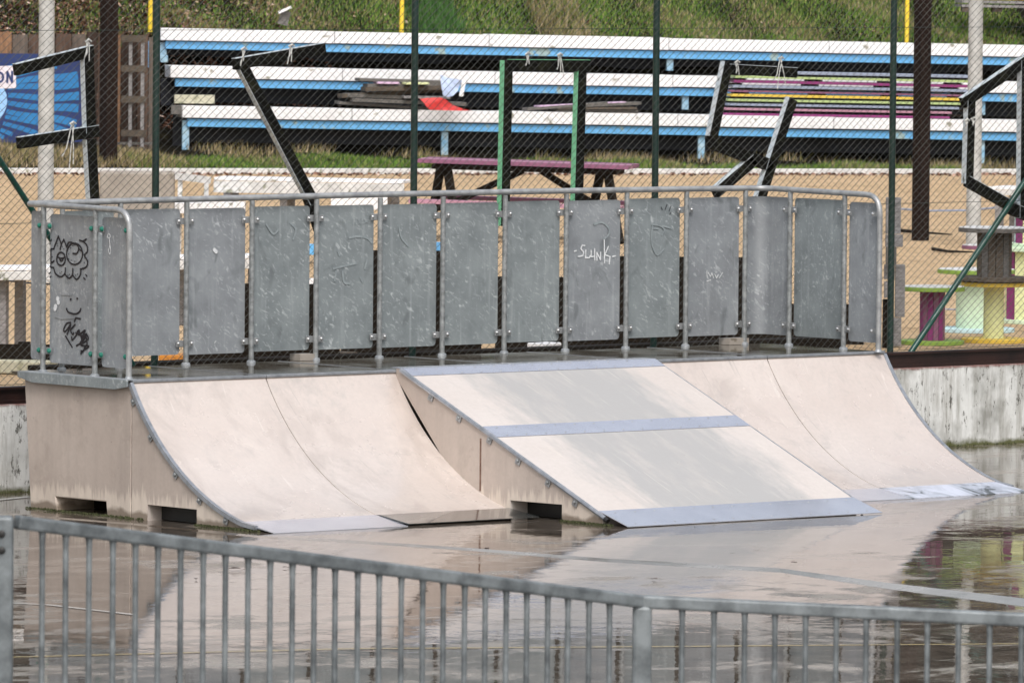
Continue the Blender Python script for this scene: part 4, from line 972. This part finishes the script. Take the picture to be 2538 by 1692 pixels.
for i, (xa, ya, xb, yb, h_, mt, lb, q) in enumerate(cs):
    plank(lb, xa, ya, xb, yb, h_-1.5, DR(xa, .22)+random.uniform(-.02, .02), .35, M[mt], group='coloured boards stacked on the bleacher')
    if i < 9:
        for j, xx in enumerate((1825, 2015, 2195, 2360)):
            xx += (i % 3)*9-(i > 5)*8; f = (xx-xa)/(xb-xa)
            plank('spacer under the %s, %s' % (lb.split(' of the')[0], ['left end', 'left of middle', 'right of middle', 'right end'][j]), xx-18, ya+(yb-ya)*f-5.7, xx+18, ya+(yb-ya)*f-5.2, 4.6, DR(xx, .16), .2, M['pallet'], cat='spacer', name='spacer_block', group='dark spacers between the coloured boards')
# ------------------------------------------------------------------ PICNIC TABLE behind the fence
def picnic():
    zt = .76; d0 = 86.5
    t = thing('picnic_table', 'dark picnic table with pink and purple planks on the sand', 'picnic table', hd(1300, 590, d0))
    A, B = hd(1036, 398, d0+.1), hd(1560, 415, d0-.3); D = (B-A); Ln = D.length; D.normalize(); N = flat(D).normalized().cross(Vector((0, 0, 1))); N = N if N.dot(FH) > 0 else -N
    for k in range(5):
        MB().beam(A+N*(k*.15)+Vector((0, 0, 0)), B+N*(k*.15), .045, .135, N).build('table_plank', M['plum' if k != 1 else 'pink'], t, bevel=.004)
    MB().beam(A+D*.15+N*.3-Vector((0, 0, .06)), A+D*.15+N*.31+D*(Ln-.3)-Vector((0, 0, .06)), .05, .6, N).build('batten', M['pallet'], t)
    zb = ZS
    for f in (.10, .86):
        c = A+D*(Ln*f)+N*.3; top = c.z-.04
        for s_ in (-1, 1):
            p0 = Vector((c.x, c.y, top))+N*s_*.16+D*s_*.0; p1 = Vector((c.x, c.y, zb))+N*s_*.62+D*(-s_*.28)
            MB().beam(p0+D*s_*-.06, p1, .10, .045, D*.6+N*.8).build('leg', M['pallet'], t)
        p = Vector((c.x, c.y, zb+.36)); MB().beam(p-N*.72, p+N*.72, .09, .045, D).build('cross_bar', M['pallet'], t)
    mid = A+D*(Ln*.52)+N*.3
    for f in (.12, .84):
        c = A+D*(Ln*f)+N*.3; MB().beam(Vector((mid.x, mid.y, mid.z-.08))+D*(.1*(-1 if f < .5 else 1)), Vector((c.x, c.y, zb+.36)), .07, .04, N).build('brace', M['pallet'], t)
    for s_ in (-1, 1):
        for k in range(2):
            q = N*(.3+s_*(.62+.14*k)); a = Vector((A.x, A.y, zb+.43))+q; MB().beam(a, a+D*Ln, .04, .13, N).build('bench_plank', M['pink' if s_ < 0 else 'plum'], t)
picnic()
# concrete slab + white trestles behind the fence at left
def zbase(y, x): return zd(y, ZS, x)
t = bboxpx('concrete_slab', 246, 424, 432, 640, 79, .12, M['slab'], 'upright grey concrete slab with rounded corner behind the guard rail', 'slab', bev=.03)
def trestle():
    d = 80; t = thing('white_trestle', 'white painted timber frame standing beside the concrete slab', 'trestle', hd(478, 620, d))
    MB().beam(hd(434, 436, d), hd(520, 447, d-.2), .07, .04, FH).build('top_bar', M['white_dirty'], t)
    for x in (447, 512): MB().beam(hd(x, 440, d), hd(x-4, 640, d), .045, .04, FH).build('leg', M['white_dirty'], t)
    MB().beam(hd(430, 515, d-.15), hd(608, 513, d-.15), .10, .3, FH).build('shelf', M['white'], t)
trestle()
def white_bench(label, xa, ya, xb, yb, fh, d, legs, mat='white_dirty', deep=.5, legy=640):
    t = thing('work_bench', label, 'bench', hd((xa+xb)/2, legy, d)); A, B = hd(xa, ya, d), hd(xb, yb, d-.3)
    D = flat(B-A).normalized(); N = Vector((-D.y, D.x, 0)); N = N if N.dot(FH) > 0 else -N
    MB().beam(A+N*deep/2, B+N*deep/2, .03, deep, N).build('top', M['white'], t, bevel=.005)
    dz = Vector((0, 0, -.02-fh/2)); MB().beam(A+dz, B+dz, fh, .03, N).build('fascia', M[mat], t, bevel=.004)
    for x in legs:
        p = hd(x, legy, d); f = (x-xa)/(xb-xa); top = A.lerp(B, f).z-.03
        for n_ in (.06, deep-.06): MB().beam(Vector((p.x, p.y, ZS))+N*n_, Vector((p.x, p.y, top))+N*n_, .07, .07, N).build('leg', M['oldwood'], t)
    return t
white_bench('long weathered white bench behind the guard rail, left of the picnic table', 530, 443, 1002, 452, .115, 80, (560, 700, 960))
white_bench('white table seen through the panel gaps at the left', 380, 640, 640, 636, .08, 68, (400, 620), legy=880)
white_bench('white plank table at the far left behind the fence', -120, 668, 180, 664, .07, 63, (0, 170), legy=890)
# stacked dark pallets and scraps right behind the fence (seen below and between the panels)
def pallet(label, xc, d, wd=1.2, hgt=.55, mat='pallet', rot=0., zz=ZS, mat2=None):
    c = hd(xc, 700, d); c = Vector((c.x, c.y, zz)); rx = (RH*math.cos(rot)+FH*math.sin(rot)); fx = (FH*math.cos(rot)-RH*math.sin(rot))
    t = thing('pallet', label, 'pallet', c, 'pallets standing on the sand behind the fence')
    n = int(hgt/.105)
    for k in range(n): z = .06+k*.107; MB().beam(c-rx*wd/2+Vector((0, 0, z)), c+rx*wd/2+Vector((0, 0, z)), .114, .02, fx).build('slat', M[mat2 if (mat2 and k % 2) else mat], t)
    for s_ in (-.46, 0, .46): MB().beam(c+rx*wd*s_+fx*.05, c+rx*wd*s_+fx*.05+Vector((0, 0, hgt)), .09, .08, fx).build('stringer', M[mat], t)
pallet('dark pallet leaning behind the fence, far left under the white plank table', 60, 61.0, 1.3, .24)
pallet('tall dark pallet behind the second to fourth guard rail panels', 650, 62.0, 1.2, .7)
pallet('tall dark pallet behind the middle guard rail panels', 1020, 63.2, 1.1, .85)
pallet('dark pallet behind the guard rail panel with the white writing', 1400, 64.2, 1.1, .62)
pallet('dark pallet behind the right guard rail panels', 1700, 65.0, 1.2, .75)
pallet('low dark pallet behind the right end of the guard rail', 1990, 66.2, 1.0, .4)
for (x0_, x1_, y0_, mt, lb) in ((375, 520, 880, 'orange', 'orange plastic trough under the left guard rail panels'), (522, 640, 884, 'lilac', 'pale pink crate beside the orange trough'), (-60, 112, 893, 'paleplank', 'pale mossy sleeper on the edge of the sand at the far left'), (740, 850, 872, 'board_brown', 'brown crate under the fourth guard rail panel'), (1000, 1100, 868, 'pallet', 'dark crate under the middle guard rail panels'), (1300, 1350, 850, 'white', 'white tub behind the middle guard rail panels')):
    d = zbase(928 if x0_ < 200 else 905, x0_)-.0; d = max(d, (hy(x0_, 880, YF+.12)-C).dot(F)+.2)
    hpx = 34 if x0_ < 200 else 36; c = bboxpx('sleeper' if mt == 'paleplank' else 'crate', x0_, y0_, x1_, y0_+hpx, d, .25, M[mt], lb, 'timber' if mt == 'paleplank' else 'crate', rot=-.65, bev=.012)
tag(MB().box((1.3, YF+.16, ZS-.02), (9.25, YF+.36, ZS+.17)).build('sleeper', M['pallet'], bevel=.01), 'long dark timber sleeper on the sand edge behind the fence', 'timber')
# coloured scraps through the gaps
bboxpx('board', 758, 605, 830, 632, 70, .05, M['blue'], 'bright blue board seen through a gap between guard rail panels', 'board'); bboxpx('board', 750, 690, 830, 705, 66, .05, M['white'], 'white board seen below the blue board through a panel gap', 'board')
bboxpx('board', 1050, 600, 1130, 640, 66, .05, M['skyblue'], 'dark teal board seen between the middle panels', 'board'); bboxpx('board', 820, 488, 960, 520, 79, .1, M['white'], 'white box lid just above the fourth guard rail panel', 'box')

# grey timber structure right of the guard rail
t = thing('timber_rack', 'weathered grey timber rack of short boards right of the guard rail', 'rack', hd(2215, 880, 65.6))
for (x0_, y0_, x1_, y1_, mt) in ((2196, 490, 2233, 580, 'oldwood'), (2195, 582, 2238, 612, 'oldwood'), (2192, 656, 2218, 692, 'oldwood'), (2192, 698, 2216, 738, 'oldwood'), (2219, 656, 2243, 786, 'oldwood'), (2214, 788, 2234, 858, 'oldwood'), (2200, 745, 2213, 880, 'board_grey'), (2196, 612, 2222, 656, 'board_grey'), (2188, 742, 2200, 880, 'pallet')):
    bboxpx('board', x0_, y0_, x1_, y1_, 65.7+random.uniform(-.1, .1), .08, M[mt], parent=t)
# ------------------------------------------------------------------ CABLE SPOOLS
def spool(label, x, ybase, yref, rd, rc, h, top, core, bot, z0=None, staves=None, rim=None, group='painted cable spools used as tables', th=.035):
    c = hz(x, ybase, ZS); c = Vector((c.x, c.y, ZS if z0 is None else z0))
    t = thing('cable_spool', label, 'cable spool', c, group)
    MB().disc(c, rd, th, 36).build('bottom_disc', M[bot], t, smooth=True, bevel=.004)
    a = c+Vector((0, 0, th)); z1 = h-2*th
    if staves:
        n = 14
        for k in range(n):
            a0, a1 = 2*math.pi*k/n+.02, 2*math.pi*(k+1)/n-.02; p = [a+Vector((rr*math.cos(q), rr*math.sin(q), 0)) for rr, q in ((rc, a0), (rc, a1), (rc-.03, a1), (rc-.03, a0))]
            MB().prism(p, (0, 0, 0), (0, 0, z1)).build('stave', M[staves[k % len(staves)]], t)
    else: MB().disc(a, rc, z1, 28).build('core', M[core], t, smooth=True)
    o = MB().disc(c+Vector((0, 0, h-th)), rd, th, 36).build('top_disc', M[rim or top], t, smooth=True, bevel=.004)
    if rim: MB().disc(c+Vector((0, 0, h-.001)), rd-.006, .006, 36).build('painted_top', M[top], o, smooth=True)
    return t
spool('cable spool with green rimmed discs and purple stave core', 2310, 853, 0, .265, .105, .475, 'white_dirty', 'purple', 'lime_dark', staves=['purple', 'plum'], rim='lime_dark')
spool('cable spool with pale yellow core and yellow base, carrying a brown spool', 2462, 848, 0, .27, .085, .50, 'board_brown', 'cream', 'yell', rim='yell')
spool('brown wooden cable spool stacked on top of the pale yellow one', 2462, 848, 0, .30, .145, .44, 'white_dirty', 'board_brown', 'board_brown', z0=ZS+.508, staves=['board_brown', 'board_grey', 'board_brown'], rim='board_grey')
spool('cable spool with pale green core behind the purple one', 2418, 822, 0, .33, .17, .53, 'white_dirty', 'mint', 'paleblue', rim='lime_dark')
spool('big cable spool with purple and cream stave core at the right edge', 2575, 800, 0, .36, .30, .66, 'mint', 'cream', 'mint', staves=['purple', 'cream'], rim='mint')
spool('upper cable spool stacked on the big purple and cream one', 2585, 800, 0, .30, .26, .34, 'white_dirty', 'cream', 'mint', z0=ZS+.66, staves=['purple', 'cream', 'paleblue'])
spool('small white cable spool farther back with a purple rim', 2440, 712, 0, .22, .08, .40, 'white_dirty', 'cream', 'mint', rim='plum')
white_bench('white bench on the sand at the right behind the angular letter', 2446, 466, 2600, 470, .05, 82, (2470, 2580), legy=640)
# rope across the sand
def rope(label, pix, r=.008, mat='slate'):
    tag(MB().tube([hz(x, y, ZS)+Vector((0, 0, .05)) for x, y in pix], r, 6).build('rope', M[mat]), label, 'rope')
rope('thin blue rope lying across the sand at the right', [(2210, 527), (2300, 533), (2400, 532), (2480, 524), (2600, 520)], .012)
rope('thin blue rope on the sand between the spools', [(2310, 779), (2400, 782), (2560, 786)], .006)
rope('dark cord lying on the sand at the far left', [(-40, 708), (20, 709), (60, 714), (200, 722)], .008, 'navy')
for lb, pix in (('thin dark branch on the sand left of the brown spool', [(2232, 578), (2290, 583), (2360, 588)]), ('short dark branch on the sand below the thin one', [(2312, 624), (2350, 630), (2420, 632)])):
    tag(MB().tube([hz(x, y, ZS)+Vector((0, 0, .03)) for x, y in pix], [.02, .014, .006], 6).build('branch', M['pallet']), lb, 'branch')

# ------------------------------------------------------------------ SMALL THINGS ON THE COURT
def moss(label, fn, n, sc=.012):
    m = MB()
    for i in range(n):
        p = fn(); r = random.uniform(.4, 1.2)*sc; k = [p+Vector((random.uniform(-r, r), random.uniform(-r, r), 0)) for _ in range(3)]
        m.add(k+[p+Vector((random.uniform(-r, r)*.6, random.uniform(-r, r)*.6, r*1.3))], [(0, 1, 3), (1, 2, 3), (2, 0, 3)])
    tag(m.build('moss', M['moss']), label, 'moss', None, 'stuff')
moss('moss along the foot of the platform end wall', lambda: Vector((-.012+random.gauss(0, .012), random.uniform(-.15, 1.2), .002)), 500)
moss('moss along the foot of the leftmost quarter pipe', lambda: Vector((-.015+random.gauss(0, .015), random.uniform(-1.45, -.75), .002)), 650)
moss('moss along the foot of the bank ramp side', lambda: Vector((x0-.02+random.gauss(0, .015), random.uniform(-2.4, -1.85), .002)), 450)
moss('moss along the foot of the white retaining wall', lambda: Vector((random.uniform(-1, 14), YW-.01-abs(random.gauss(0, .03)), .002)), 900, .012)
def leaf(label, x, y, s_):
    p = gp(x, y); a = random.uniform(0, 6); q = Matrix.Rotation(a, 3, 'Z'); out = [(0, -.5), (.25, -.3), (.4, .05), (.2, .35), (0, .5), (-.2, .35), (-.4, .05), (-.25, -.3)]
    m = MB(); top = [p+q @ Vector((u*s_, v*s_, .006+.45*s_*abs(u)+.12*s_*abs(v))) for u, v in out]; m.prism(top, (0, 0, 0), (0, 0, .002))
    m.tube([p+q @ Vector((0, -.5*s_, .006)), p+q @ Vector((.05*s_, -.9*s_, .006+.1*s_))], .0015, 5)
    tag(m.build('dead_leaf', M['leafwet']), label, 'leaf', 'dead leaves on the wet court')
for lb, x, y, s_ in (('largest dead leaf on the wet court behind the left railing bars', 581, 1414, .085), ('small dead leaf right of the largest one', 706, 1408, .03), ('small dead leaf left of the largest one', 486, 1437, .03), ('tiny dead leaf in the puddle before the bank ramp', 1207, 1362, .04), ('dead leaf in front of the bank ramp toe plate', 1815, 1375, .035), ('dead leaf on the court left of the purple reflection', 1624, 1437, .035), ('dead leaf just above the right railing', 1968, 1398, .05), ('dead leaf far right of the bank toe near the plate corner', 2143, 1345, .04)): leaf(lb, x, y, s_)
